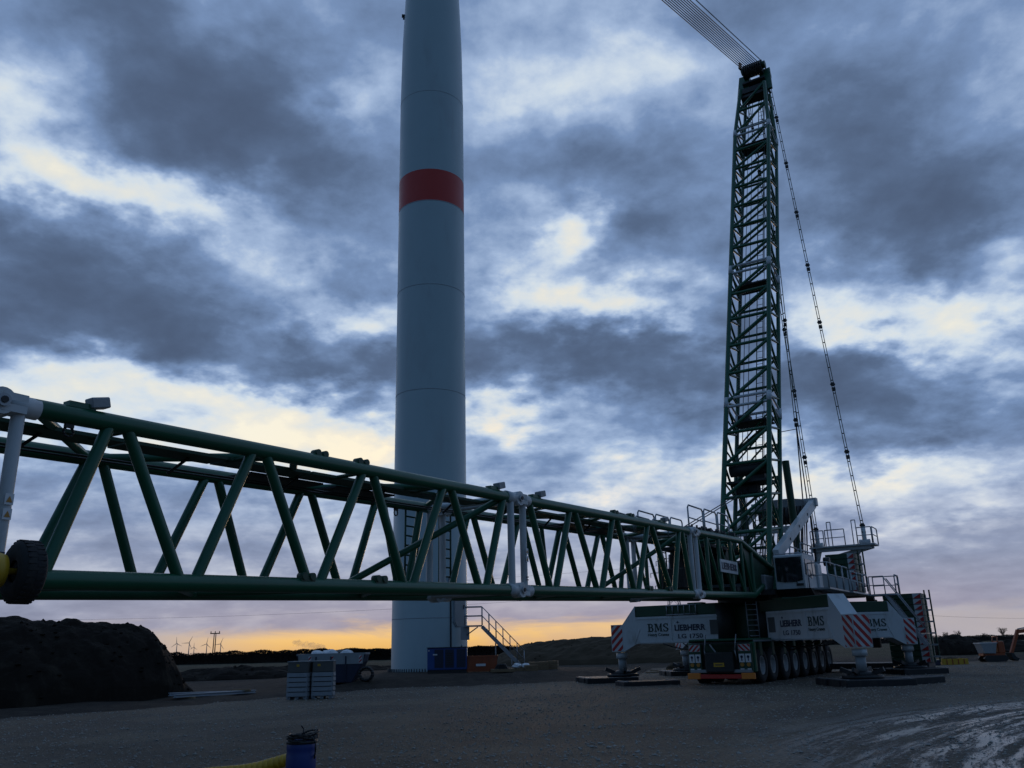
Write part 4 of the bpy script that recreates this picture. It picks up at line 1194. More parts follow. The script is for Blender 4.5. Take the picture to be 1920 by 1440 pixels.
cuts = [MZ0] + MJ + [ZTOP - 2.0]
for i, (z0, z1) in enumerate(zip(cuts[:-1], cuts[1:])):
    e = empty('mast_section', parent=crane)
    for side in (-1, 1):
        for back in (0, 1):
            tube('chord', mp(z0, side, back), mp(z1, side, back), 0.165 if not back else 0.145, 'green', e, 14)
    n = round((z1 - z0) / 2.33)
    for k in range(n):
        a, b = z0 + (z1 - z0) * k / n, z0 + (z1 - z0) * (k + 1) / n
        for back in (0, 1):
            r = 0.115 if not back else 0.10
            if k: tube('cross_bar', mp(a, -1, back), mp(a, 1, back), r, 'green', e, 10)
            tube('brace', mp(a, -1, back), mp(b, 1, back), r, 'green', e, 10)
        for side in (-1, 1):
            m_ = (a + b) / 2
            tube('brace', mp(a, side, 0), mp(m_, side, 1), 0.085, 'green', e, 8)
            tube('brace', mp(m_, side, 1), mp(b, side, 0), 0.085, 'green', e, 8)
            tube('cross_bar', mp(m_, side, 0), mp(m_, side, 1), 0.06, 'green', e, 8)
    if i < 3:
        # white frame at the joint
        for dz in (-0.33, 0.33):
            z = z1 + dz
            for back in (0, 1): tube('joint_bar', mp(z, -1, back) - AX_S * 0.15, mp(z, 1, back) + AX_S * 0.15, 0.10, 'white', e, 10)
            for side in (-1, 1): tube('joint_bar', mp(z, side, 0), mp(z, side, 1), 0.075, 'white', e, 10)
        for side in (-1, 1):
            for back in (0, 1):
                c = mp(z1, side, back)
                MB().use('white').cyl(c - md * 0.42, c + md * 0.38, 0.178, 12).build('joint_lug', e)
    # ladder inside and a service platform
    mb = MB().use('green_dark')
    q0, q1 = mp(z0 + 0.3, 0, 0) + mt * 1.4, mp(z1 - 0.3, 0, 0) + mt * 1.4
    for d in (0.15, 0.6): mb.cyl(q0 + AX_S * d, q1 + AX_S * d, 0.035, 6)
    m_ = int((z1 - z0) / 0.55)
    for k in range(m_):
        c = q0 + (q1 - q0) * (k + 0.5) / m_
        mb.cyl(c + AX_S * 0.15, c + AX_S * 0.6, 0.022, 5)
    mb.build('ladder', e)
    for s_ in (-0.95, -0.6, -0.25, 0.85): tube('rope', mp(z0, 0, 0) + mt * 0.9 + AX_S * s_, mp(z1, 0, 0) + mt * 0.9 + AX_S * s_, 0.028, 'rope', e, 6)
    zc = z1 - 1.1
    c = mp(zc, 0, 0) + mt * 1.2
    if i < 3: MB().use('dark').box(c, (1.9, 2 * mw(zc) - 0.5, 0.09)).box(c + Vector((0.3, 0.6, 0.35)), (0.7, 0.8, 0.6), None, 0.04).build('platform', e)
    if i == 0: E0 = e
# winch and platform low in the mast
c = mp(12.3, 0, 0) + mt * 1.1
MB().use('dark').box(c, (2.0, 2.7, 0.14)).box(c + Vector((0.3, -0.3, 0.5)), (1.0, 1.2, 0.8), None, 0.06).box(c + Vector((0.1, 0.3, -0.4)), (0.9, 1.4, 0.6), None, 0.06).build('winch_platform', E0)
MB().use('dark').cyl(c + Vector((-0.2, -1.25, 0.9)), c + Vector((-0.2, 1.25, 0.9)), 0.42, 22).build('winch_drum', E0)
for side in (-1, 1):
    tube('strut', mp(7.0, side, 1), mp(12.6, -side, 1), 0.06, 'green', E0, 8)
    MB().use('green').cyl(P(mfa(MZ0) + 0.9, side * 1.47, MZ0 - 0.3), P(mfa(MZ0) + 0.9, side * 1.2, MZ0 - 0.3), 0.42, 20).build('foot_lug', E0)
    tube('foot_strut', mp(MZ0 + 0.4, side, 0), P(mfa(MZ0) + 0.9, side * 1.4, MZ0 - 0.3), 0.16, 'green', E0, 12)
    tube('foot_strut', mp(MZ0 + 0.4, side, 1), P(mfa(MZ0) + 0.9, side * 1.4, MZ0 - 0.3), 0.14, 'green', E0, 12)
    tube('support_ram', P(5.3, side * 1.62, 13.6), P(5.75, side * 1.62, 7.0), 0.24, 'green_dark', E0, 14)
for z in (14.5, 15.6, 16.6, 9.5, 10.6): tube('brace', mp(z, 1, 0), mp(z - 1.0, -1, 1), 0.06, 'green', E0, 8)
# mast head
H = empty('mast_head', parent=crane)
zt = ZTOP
for side in (-1, 1):
    mb = MB().use('green')
    a, b = mp(zt - 2.2, side, 0), mp(zt + 0.5, side, 0)
    a2, b2 = mp(zt - 2.2, side, 1), mp(zt + 0.5, side, 1)
    mb.bar((a + a2) / 2, (b + b2) / 2, 0.22, 1.0, AX_S).build('side_plate', H)
    MB().use('green_dark').cyl(b2 - AX_S * 0.3, b2 + AX_S * 0.35, 0.42, 18).cyl(b - AX_S * 0.1, b + AX_S * 0.25, 0.34, 16).build('head_bearing', H)
    tube('aerial', b2, b2 + AX_Z * 0.9, 0.06, 'black', H, 6)
    for k, z in enumerate((zt - 1.2, zt - 3.3)):
        c = mp(z, side, 1)
        MB().use('green_dark').box(c + mt * 0.35, (0.6, 0.2, 0.12)).build('bracket', H)
for z, h in ((zt - 1.9, 0.75), (zt - 0.85, 0.28), (zt - 2.6, 0.35)):
    MB().use('dark').bar((mp(z, -1, 0) + mp(z, -1, 1)) / 2, (mp(z, 1, 0) + mp(z, 1, 1)) / 2, 0.9, h, md).build('cross_beam', H)
sh = MB().use('dark')
for k in range(9):
    s_ = -0.82 + 1.64 * k / 8
    c = mp(zt + 0.3, 0, 0) + AX_S * s_ + mt * 0.1
    sh.cyl(c - AX_S * 0.07, c + AX_S * 0.07, 0.55, 22)
sh.build('sheave_pack', H)
MB().use('dark').bar(mp(zt + 0.75, -1, 0) - mt * 0.2, mp(zt + 0.75, 1, 0) - mt * 0.2, 0.12, 0.5, md).bar(mp(zt + 0.5, -1.0, 0) - mt * 0.4 - AX_S * 0.12, mp(zt + 1.2, -1.0, 0) - mt * 0.5 - AX_S * 0.12, 0.16, 0.3).build('sheave_guard', H)
MB().use('dark').cyl(P(-121.0, -1.6, bt(-121.0) + 0.3), P(-121.0, 1.9, bt(-121.0) + 0.3), 0.4, 16).build('rope_anchor', crane)
# luffing ropes from the head out over the boom
for k in range(11):
    s_ = -0.85 + 1.75 * k / 10
    p = mp(zt + 0.62 + (0.3 if k == 10 else 0), 0, 0) + AX_S * s_ - mt * 0.15
    q = P(-121.0, 0.35 * s_ - 0.6 + (0.3 if k == 10 else 0), bt(-121.0) + 0.55)
    tube('luffing_rope', p, q, 0.038, 'rope', crane, 6)


def pendant(p, q, every=5.2):
    """pair of flat guy rods with couplers"""
    p, q = Vector(p), Vector(q)
    e = empty('guy_pendant', parent=crane)
    d = (q - p); L = d.length; d.normalize()
    sd = d.cross(AX_Z).normalized()
    for s_ in (-1, 1): tube('rod', p + sd * 0.08 * s_, q + sd * 0.08 * s_, 0.030, 'green_dark', e, 6)
    n = max(2, int(L / every))
    for k in range(n + 1):
        c = p + d * L * k / n
        MB().use('dark').bar(c - d * 0.34, c - d * 0.08, 0.14, 0.24, sd).bar(c + d * 0.08, c + d * 0.34, 0.14, 0.24, sd).cyl(c - d * .2 - sd * 0.17, c - d * .2 + sd * 0.17, 0.07, 8).build('coupler', e)
    for k in range(n * 5):
        c = p + d * L * (k + 0.5) / (n * 5)
        MB().use('dark').bar(c - d * 0.03, c + d * 0.03, 0.05, 0.17, sd).build('spacer', e)
    return e


pendant(mp(zt + 0.3, 1, 1) + AX_S * 0.1, P(10.3, 5.0, 9.3))
pendant(mp(zt + 0.3, -1, 1) - AX_S * 0.1, P(10.3, 1.9, 9.3))
pendant(mp(zt - 0.4, 0.2, 1), P(11.0, 1.3, 17.5), 7.0)
for s_ in (0.95, 1.25): tube('guy_rope', P(11.0, 1.3, 17.5), P(9.9, s_ + 0.4, 11.4), 0.045, 'rope', crane, 6)
for s_ in (-1.7, -1.4): tube('guy_rope', mp(15.0, -1, 1), P(9.9, s_, 11.4), 0.045, 'rope', crane, 6)
tube('guy_rope', mp(16.4, 1, 1), P(11.0, 1.3, 17.0), 0.03, 'rope', crane, 6)

# ---- superstructure
SU = empty('superstructure', parent=crane)
MB().use('dark').cyl(P(0, 0, 4.15), P(0, 0, 4.62), 2.0, 40).build('slewing_ring', SU)
MB().use('grey').box(P(1.5, 0, 5.15), (9.0, 3.6, 1.05), None, 0.06).use('dark').box(P(-1.6, 0, 4.7), (3.4, 4.6, 0.3)).build('deck_frame', SU)
MB().use('grey').box(P(4.4, 2.15, 5.75), (5.6, 0.9, 1.2), None, 0.06).build('engine_house', SU)
MB().use('white').box(P(4.4, -2.35, 6.0), (5.6, 1.3, 1.7), None, 0.06).build('engine_house', SU)
for k in range(5): MB().use('grey').box(P(2.6 + 0.9 * k, 2.61, 5.75), (0.5, 0.03, 0.7)).build('vent_grille', SU)
MB().use('dark').cyl(P(3.2, -1.2, 6.5), P(3.2, 1.2, 6.5), 0.85, 24).cyl(P(6.3, -1.2, 6.4), P(6.3, 1.2, 6.4), 0.85, 24).build('hoist_drum', SU)
for side in (-1, 1):
    MB().use('green').prism([(-2.2, 4.7), (0.8, 4.7), (0.6, 6.1), (-0.2, 6.5), (-1.0, 6.3)], P(0, side * 1.98, 0), AX_A, AX_Z, AX_S, 0.2).build('pivot_bracket', SU)
# A-frame with rope block
AF = empty('a_frame', parent=crane)
for side in (-1, 1):
    MB().use('white').bar(P(-0.9, side * 2.0, 6.9), P(10.0, side * 2.0, 11.3), 0.34, 0.62).build('leg', AF)
    tube('rear_tie', P(8.8, side * 2.0, 10.6), P(8.6, side * 2.0, 6.4), 0.07, 'dark', AF, 8)
    for k in range(3):
        c = P(2.0 + 2.6 * k, side * 2.0 + 0.18, 8.08 + 1.05 * k)
        MB().use('dark').cyl(c - AX_S * 0.02, c + AX_S * 0.02, 0.09, 10).build('pin', AF)
MB().use('white').bar(P(9.9, -2.3, 11.35), P(9.9, 2.3, 11.35), 0.5, 0.55).build('cross_head', AF)
MB().use('white').bar(P(4.6, -1.9, 9.0), P(4.6, 1.9, 9.0), 0.3, 0.4).build('cross_beam', AF)
MB().use('grey').prism([(-1.7, -0.25), (1.7, -0.25), (1.5, 0.35), (0.6, 0.5), (-0.6, 0.5), (-1.5, 0.35)], P(9.5, 0, 11.2), AX_S, AX_Z, AX_A, 0.5).build('block_cheek', AF)
mb = MB().use('dark')
for k in range(12):
    s_ = -1.5 + 3.0 * k / 11
    mb.cyl(P(9.3, s_ - 0.09, 10.5), P(9.3, s_ + 0.09, 10.5), 0.62, 22)
mb.build('sheave_pack', AF)
for k in range(12):
    s_ = -1.5 + 3.0 * k / 11
    tube('rope', P(9.6 + 0.1 * (k % 2), s_, 10.4), P(7.2 + 0.35 * (k % 3), s_ * 1.05, 6.6), 0.045, 'rope', AF, 6)
for k in range(7):
    tube('rope', P(8.9 - 0.5 * k, 1.7, 10.7 - 0.2 * k), P(7.4 - 0.55 * k, 1.7, 6.7), 0.035, 'rope', AF, 6)
# operator cab
CB = empty('operator_cab', parent=crane)
ca0, ca1, cs0, cs1, cz0, cz1 = -3.1, -0.4, 2.40, 3.98, 4.82, 6.68
mb = MB().use('white')
mb.prism([(ca0 + 0.02, cz0), (ca1, cz0), (ca1, cz1), (ca0 + 0.06, cz1), (ca0, cz1 - 0.08)], P(0, (cs0 + cs1) / 2, 0), AX_A, AX_Z, AX_S, cs1 - cs0)
mb.build('shell', CB)
MB().use('glass').prism([(-0.70, 0.44), (-0.3, 0.36), (0.3, 0.36), (0.70, 0.44), (0.71, 1.70), (-0.71, 1.70)], P(ca0 - 0.015, (cs0 + cs1) / 2, cz0), AX_S, AX_Z, AX_A, 0.05).build('windscreen', CB)
MB().use('glass').prism([(ca0 + 0.3, 0.75), (ca1 - 0.95, 0.6), (ca1 - 0.95, 1.6), (ca0 + 0.42, 1.6)], P(0, cs1 + 0.012, cz0), AX_A, AX_Z, AX_S, 0.03).build('side_window', CB)
MB().use('glass').prism([(ca1 - 0.75, 0.75), (ca1 - 0.15, 0.75), (ca1 - 0.15, 1.6), (ca1 - 0.75, 1.6)], P(0, cs1 + 0.012, cz0), AX_A, AX_Z, AX_S, 0.03).build('door_window', CB)
MB().use('galv').path([P(ca0 + 0.1, cs0 + 0.1, cz1 + 0.05), P(ca0 + 0.1, cs1 - 0.1, cz1 + 0.05), P(ca1, cs1 - 0.1, cz1 + 0.05)], 0.035).build('roof_rail', CB)
MB().use('black').box(P(ca0 - 0.06, cs1 - 0.26, cz0 + 0.2), (0.05, 0.4, 0.12)).build('wiper_motor', CB)
MB().use('black').bar(P(ca0 - 0.06, cs1 - 0.4, cz0 + 0.3), P(ca0 - 0.06, cs0 + 0.55, cz0 + 1.05), 0.03, 0.03).build('wiper', CB)
MB().use('white').box(P(ca1 + 0.55, 3.5, cz0 + 0.75), (0.9, 1.2, 1.5), None, 0.05).build('switch_cabinet', CB)
MB().use('dark').prism([(ca0, 0.0), (2.0, 0.0), (1.6, -0.42), (ca0 + 0.6, -0.35)], P(0, 3.3, cz0 - 0.01), AX_A, AX_Z, AX_S, 1.9).build('cab_carrier', CB)
MB().use('galv').box(P(0.2, 4.55, cz0 - 0.03), (5.2, 1.1, 0.09)).build('walkway', CB)
def rail_s(a, s0, s1, z0, h, parent, key='galv', r=0.034):
    MB().use(key).path([P(a, s0, z0), P(a, s0, z0 + h), P(a, s1, z0 + h), P(a, s1, z0)], r).cyl(P(a, s0, z0 + h * 0.5), P(a, s1, z0 + h * 0.5), r * 0.8, 6).build('guard_rail', parent)
rail(ca0 + 0.6, -0.6, 5.08, cz0, 1.35, 'galv', CB); rail(-0.5, 1.2, 5.08, cz0, 1.35, 'galv', CB); rail(1.3, 2.8, 5.08, cz0, 1.35, 'galv', CB)
rail_s(ca0 + 0.6, 4.05, 5.08, cz0, 1.35, CB)
MB().use('galv').bar(P(-0.5, 4.6, cz0 - .1), P(-0.5, 2.4, cz0 - 0.15), 0.1, 0.12).bar(P(2.4, 4.6, cz0 - .1), P(2.4, 2.4, cz0 - 0.15), 0.1, 0.12).build('walkway_bracket', CB)
MB().use('black').cyl(P(1.9, 4.0, 6.55), P(1.9, 4.35, 6.55), 0.26, 16).build('work_lamp', CB)
# upper platform and rails on the house roof
for a0, a1 in ((0.2, 2.0), (2.1, 3.9), (4.0, 5.8)): rail(a0, a1, 2.5, 6.35, 1.1, 'galv', SU)
rail(-0.4, 2.2, 3.3, 6.65, 0.9, 'galv', SU)
MB().use('white').box(P(9.3, 3.8, 8.05), (1.6, 4.2, 0.10)).build('tail_platform', SU)
for p_, q_ in ((P(9.2, 3.0, 7.35), P(9.2, 5.7, 7.95)), (P(8.4, 1.9, 6.4), P(9.2, 2.2, 8.0)), (P(9.4, 4.3, 7.2), P(9.4, 4.9, 8.0))):
    MB().use('white').bar(p_, q_, 0.26, 0.28).build('platform_strut', SU)
MB().use('white').bar(P(8.9, 1.8, 7.88), P(8.9, 5.6, 7.88), 0.3, 0.22).build('platform_beam', SU)
for (s0, s1) in ((1.9, 2.75), (2.85, 4.1), (4.9, 5.8)): rail_s(8.4, s0, s1, 8.1, 1.05, SU)
for s_ in (1.9, 5.0):
    MB().use('white').cyl(P(10.3, s_, 8.1), P(10.3, s_, 9.35), 0.15, 12).cyl(P(10.3, s_ - 0.35, 8.35), P(10.3, s_ + 0.35, 8.35), 0.2, 14).build('pendant_anchor', SU)
rail(8.4, 10.2, 5.85, 8.1, 1.05, 'galv', SU)
for k in range(2): MB().use('galv').path([P(8.6, 3.0 + 1.6 * k, 8.1), P(8.6, 3.0 + 1.6 * k, 9.7), P(8.6, 3.25 + 1.6 * k, 9.7), P(8.6, 3.25 + 1.6 * k, 8.1)], 0.032).build('grab_rail', SU)
# side walkway towards the tail, with stairs down
MB().use('galv').box(P(6.3, 4.6, 4.78), (6.8, 1.3, 0.1)).build('walkway', SU)
for a0, a1 in ((3.0, 4.6), (4.7, 6.3), (6.4, 8.0)): rail(a0, a1, 5.2, 4.83, 1.15, 'galv', SU)
MB().use('galv').box(P(8.6, 5.9, 4.75), (1.6, 1.9, 0.1)).build('landing', SU)
rail_s(7.9, 5.3, 6.2, 4.8, 1.1, SU); rail_s(9.3, 5.3, 6.8, 4.8, 1.15, SU); rail(7.9, 9.3, 6.85, 4.8, 1.15, 'galv', SU)
st = MB().use('galv')
for d in (0, 0.8):
    st.bar(P(8.0 + d, 6.2, 4.75), P(8.0 + d, 8.1, 1.6), 0.06, 0.2); st.cyl(P(8.0 + d, 6.2, 5.8), P(8.0 + d, 8.1, 2.7), 0.034, 6)
for k in range(12): st.box(P(8.4, 6.25 + 1.82 * k / 12, 4.65 - 3.05 * k / 12), (0.8, 0.2, 0.04))
st.build('stairway', SU)
# cables and hoses below the deck
for k in range(6):
    a = -2.4 + 0.8 * k
    MB().use('dark').box(P(a, 2.0, 4.45 + 0.08 * (k % 2)), (0.5, 0.5, 0.3), None, 0.03).build('hydraulic_block', SU)
mk = MB().use('lettering_white')
for k in range(9):
    if k != 5: mk.box(P(-3.32, 0.55 + 0.12 * k, 4.62), (0.02, 0.07, 0.05 + 0.03 * (k % 2)))
mk.build('unit_marking', SU)


# ---- counterweights: slabs with a white end strip and red triangle
def slab_mesh(name, w, d, h, white_w):
    mb = MB().use('green_dark').box((0, 0, 0), (d, w, h), None, 0.02)
    mb.use('white').box((-d / 2 - 0.012, -w / 2 + white_w / 2 + 0.02, 0), (0.02, white_w, h * 0.94))
    mb.use('red').prism([(-white_w * 0.46, -h * 0.42), (white_w * 0.46, -h * 0.42), (white_w * 0.46, h * 0.42)], (-d / 2 - 0.028, -w / 2 + white_w / 2 + 0.02, 0), (0, -1, 0), (0, 0, 1), (1, 0, 0), 0.01)
    o = mb.build(name); me = o.data; bpy.data.objects.remove(o)
    return me


def stack(a, s0, s1, z0, z1, n, d, white_w):
    e = empty('counterweight_stack', parent=crane)
    h = (z1 - z0) / n
    me = slab_mesh('slab', s1 - s0, d, h - 0.015, white_w)
    for k in range(n):
        o = link('slab', me, e); o.location = P(a, (s0 + s1) / 2, z0 + h * (k + 0.5))
    for s_ in (s1 + 0.12, s1 + 0.42):
        tube('lifting_rod', P(a - 0.5, s_, z0), P(a - 0.5, s_, z1 + 0.2), 0.05, 'green_dark', e, 6)
    for k in range(n // 2):
        MB().use('grey').box(P(a - 0.5, s1 + 0.27, z0 + h * (2 * k + 1)), (0.16, 0.36, 0.1)).build('rod_clamp', e)
    return e


stack(8.6, 2.9, 4.72, 5.0, 7.45, 7, 2.4, 0.42)
stack(8.6, -4.62, -2.6, 5.0, 7.4, 7, 2.4, 0.33)
MB().use('white').prism([(-1.7, 0.0), (0.35, 0.0), (0.35, 0.62), (-1.7, 1.2)], P(7.36, 4.25, 5.1), AX_S, AX_Z, AX_A, 0.05).build('side_cover', SU)
MB().use('dark').box(P(8.6, 0, 4.85), (2.6, 9.2, 0.3), None, 0.03).build('counterweight_tray', SU)
stack(11.4, 5.6, 7.95, 0.55, 4.85, 12, 2.4, 0.5)
stack(11.4, -7.55, -5.3, 0.55, 4.85, 12, 2.4, 0.34)
MB().use('dark').box(P(11.4, 0, 0.38), (3.0, 15.6, 0.36), None, 0.04).build('ballast_tray', crane)
MB().use('dark').box(P(11.0, 4.7, 3.2), (0.4, 0.5, 3.4)).box(P(9.9, 5.0, 4.4), (1.2, 0.4, 0.3)).box(P(9.9, 4.3, 3.9), (0.3, 0.9, 0.2)).build('ballast_guide', crane)

# ---- carrier
CA = empty('carrier', parent=crane)
MB().use('green_dark').box(P(2.2, 0, 1.55), (17.2, 1.9, 1.1), None, 0.06).build('chassis', CA)
MB().use('green').box(P(2.2, 0, 2.22), (17.0, 3.5, 0.12), None, 0.03).build('deck', CA)
for s_ in (-1, 1): MB().use('grey').bar(P(-6.3, s_ * 1.77, 2.14), P(10.6, s_ * 1.77, 2.14), 0.03, 0.09).build('deck_edge', CA)
MB().use('green_dark').box(P(1.3, 0, 3.2), (6.4, 2.2, 1.9), None, 0.1).build('centre_box', CA)
MB().use('green_dark').box(P(9.6, 0, 2.7), (2.2, 3.3, 0.9), None, 0.1).use('glass').box(P(10.72, 0, 2.85), (0.03, 2.8, 0.5)).build('driver_cab', CA)
for k, a in enumerate((-5.9, -4.1, -1.85, 0.45, 2.6, 4.9, 7.05, 9.15)):
    if 0 < k: MB().use('green_dark').box(P(a - 1.05, 1.5, 1.75), (0.5, 0.6, 0.75), None, 0.04).build('mudguard', CA)
wheels = (-5.05, -3.1, -0.6, 1.45, 3.7, 5.95, 8.0, 10.0)
tyre_me = rim_me = None
for a in wheels:
    for s_ in (-1, 1):
        w = empty('wheel', P(a, s_ * 1.45, 0.90), 0.0, crane)
        w.rotation_euler = (0, 0, 0 if s_ < 0 else math.pi)
        if tyre_me is None:
            mb = MB().use('rubber').lathe([(0.48, -0.27), (0.56, -0.33), (0.78, -0.34), (0.87, -0.27), (0.90, -0.14), (0.90, 0.14), (0.87, 0.27), (0.78, 0.34), (0.56, 0.33), (0.48, 0.27)], (0, 0, 0), (0, 1, 0), 36)
            for k in range(26):
                an = 2 * math.pi * k / 26
                rad = Vector((math.cos(an), 0, math.sin(an)))
                for q in (-1, 1):
                    mb.box(rad * 0.902 + Vector((0, q * 0.15, 0)), (0.03, 0.2, 0.09), Matrix((rad, Vector((0, 1, 0)), rad.cross(Vector((0, 1, 0))))).transposed())
            tyre = mb.build('tyre', w); tyre_me = tyre.data
            mb = MB().use('rim').lathe([(0.49, -0.26), (0.49, 0.24), (0.47, 0.30), (0.44, 0.30), (0.42, 0.20), (0.36, 0.06), (0.20, 0.02), (0.18, 0.14), (0.12, 0.18), (0.0, 0.18)], (0, 0, 0), (0, 1, 0), 28)
            for k in range(10):
                an = 2 * math.pi * k / 10
                mb.cyl((0.29 * math.cos(an), 0.0, 0.29 * math.sin(an)), (0.29 * math.cos(an), 0.09, 0.29 * math.sin(an)), 0.028, 6)
            rim = mb.build('rim', w); rim_me = rim.data
        else:
            link('tyre', tyre_me, w); link('rim', rim_me, w)
for a in wheels: tube('axle', P(a, -1.3, 0.9), P(a, 1.3, 0.9), 0.14, 'dark', CA, 10)
for s_ in (-1, 1): MB().use('green').box(P(-6.22, s_ * 1.5, 1.35), (0.34, 0.62, 1.5), None, 0.05).build('rear_mudguard', CA)
# rear end
RA = -6.45
MB().use('dark').box(P(RA + 0.2, 0, 1.35), (0.3, 3.2, 1.5), None, 0.05).box(P(RA - 0.1, 0, 1.1), (0.5, 1.5, 1.0), None, 0.05).build('rear_frame', CA)
mb = MB().use('orange_red').box(P(RA - 0.18, 0, 0.40), (0.16, 2.2, 0.22), None, 0.02)
mb.use('orange_tape').box(P(RA - 0.18, -1.45, 0.42), (0.17, 0.7, 0.30), None, 0.02).box(P(RA - 0.18, 1.45, 0.42), (0.17, 0.7, 0.30), None, 0.02)
bm_ = mb.build('rear_bumper', CA)
MB().use('grey').box(P(RA - 0.05, 0, 0.66), (0.3, 3.3, 0.16), None, 0.02).build('rear_crossbar', CA)
for s_ in (-1, 1):
    e = empty('rear_lamp_cluster', parent=crane)
    c = s_ * 1.35
    MB().use('green_dark').box(P(RA - 0.05, c, 1.35), (0.22, 0.72, 1.35), None, 0.03).build('lamp_panel', e)
    for d in (-0.17, 0.17):
        MB().use('lettering_white').box(P(RA - 0.17, c + d, 1.30), (0.02, 0.29, 0.42)).build('reflector_plate', e)
        MB().use('inkblue').cyl(P(RA - 0.19, c + d, 1.36), P(RA - 0.175, c + d, 1.36), 0.07, 12).box(P(RA - 0.183, c + d, 1.23), (0.012, 0.05, 0.14)).build('plate_symbol', e)
        MB().use('amber').cyl(P(RA - 0.21, c + d, 0.98), P(RA - 0.15, c + d, 0.98), 0.10, 14).build('indicator_lamp', e)
        MB().use('lettering_white').box(P(RA - 0.17, c + d * 1.1, 0.76), (0.02, 0.2, 0.06)).build('reflector_strip', e)
    mb = MB(); stripes(mb, P(RA - 0.17, c, 1.82), AX_S, AX_Z, -AX_A, 0.62, 0.34, 0.26, -s_); mb.build('warning_stripes', e)
MB().use('yellow').box(P(RA - 0.37, 0.0, 0.98), (0.02, 0.56, 0.2)).use('inkblue').box(P(RA - 0.385, 0.0, 0.98), (0.012, 0.4, 0.05)).build('number_plate', CA)
for s_ in (-0.8, 0.85): MB().use('galv').path([P(RA, s_, 1.1), P(RA - 0.25, s_ + 0.03, 1.7), P(RA - 0.05, s_ + 0.1, 2.5)], 0.03).build('grab_handle', CA)
MB().use('galv').path([P(RA - 0.1, -0.5, 2.0), P(RA - 0.25, -0.1, 1.5), P(RA - 0.2, 0.1, 1.3)], 0.04).build('towing_bar', CA)
# access ladder and box on the centre
mb = MB().use('galv')
for d in (-0.3, 0.3): mb.cyl(P(-3.2, 0.9 + d, 2.25), P(-3.2, 0.9 + d, 4.25), 0.03, 6)
for k in range(7): mb.cyl(P(-3.2, 0.6, 2.4 + 0.28 * k), P(-3.2, 1.2, 2.4 + 0.28 * k), 0.025, 6)
mb.build('ladder', CA)


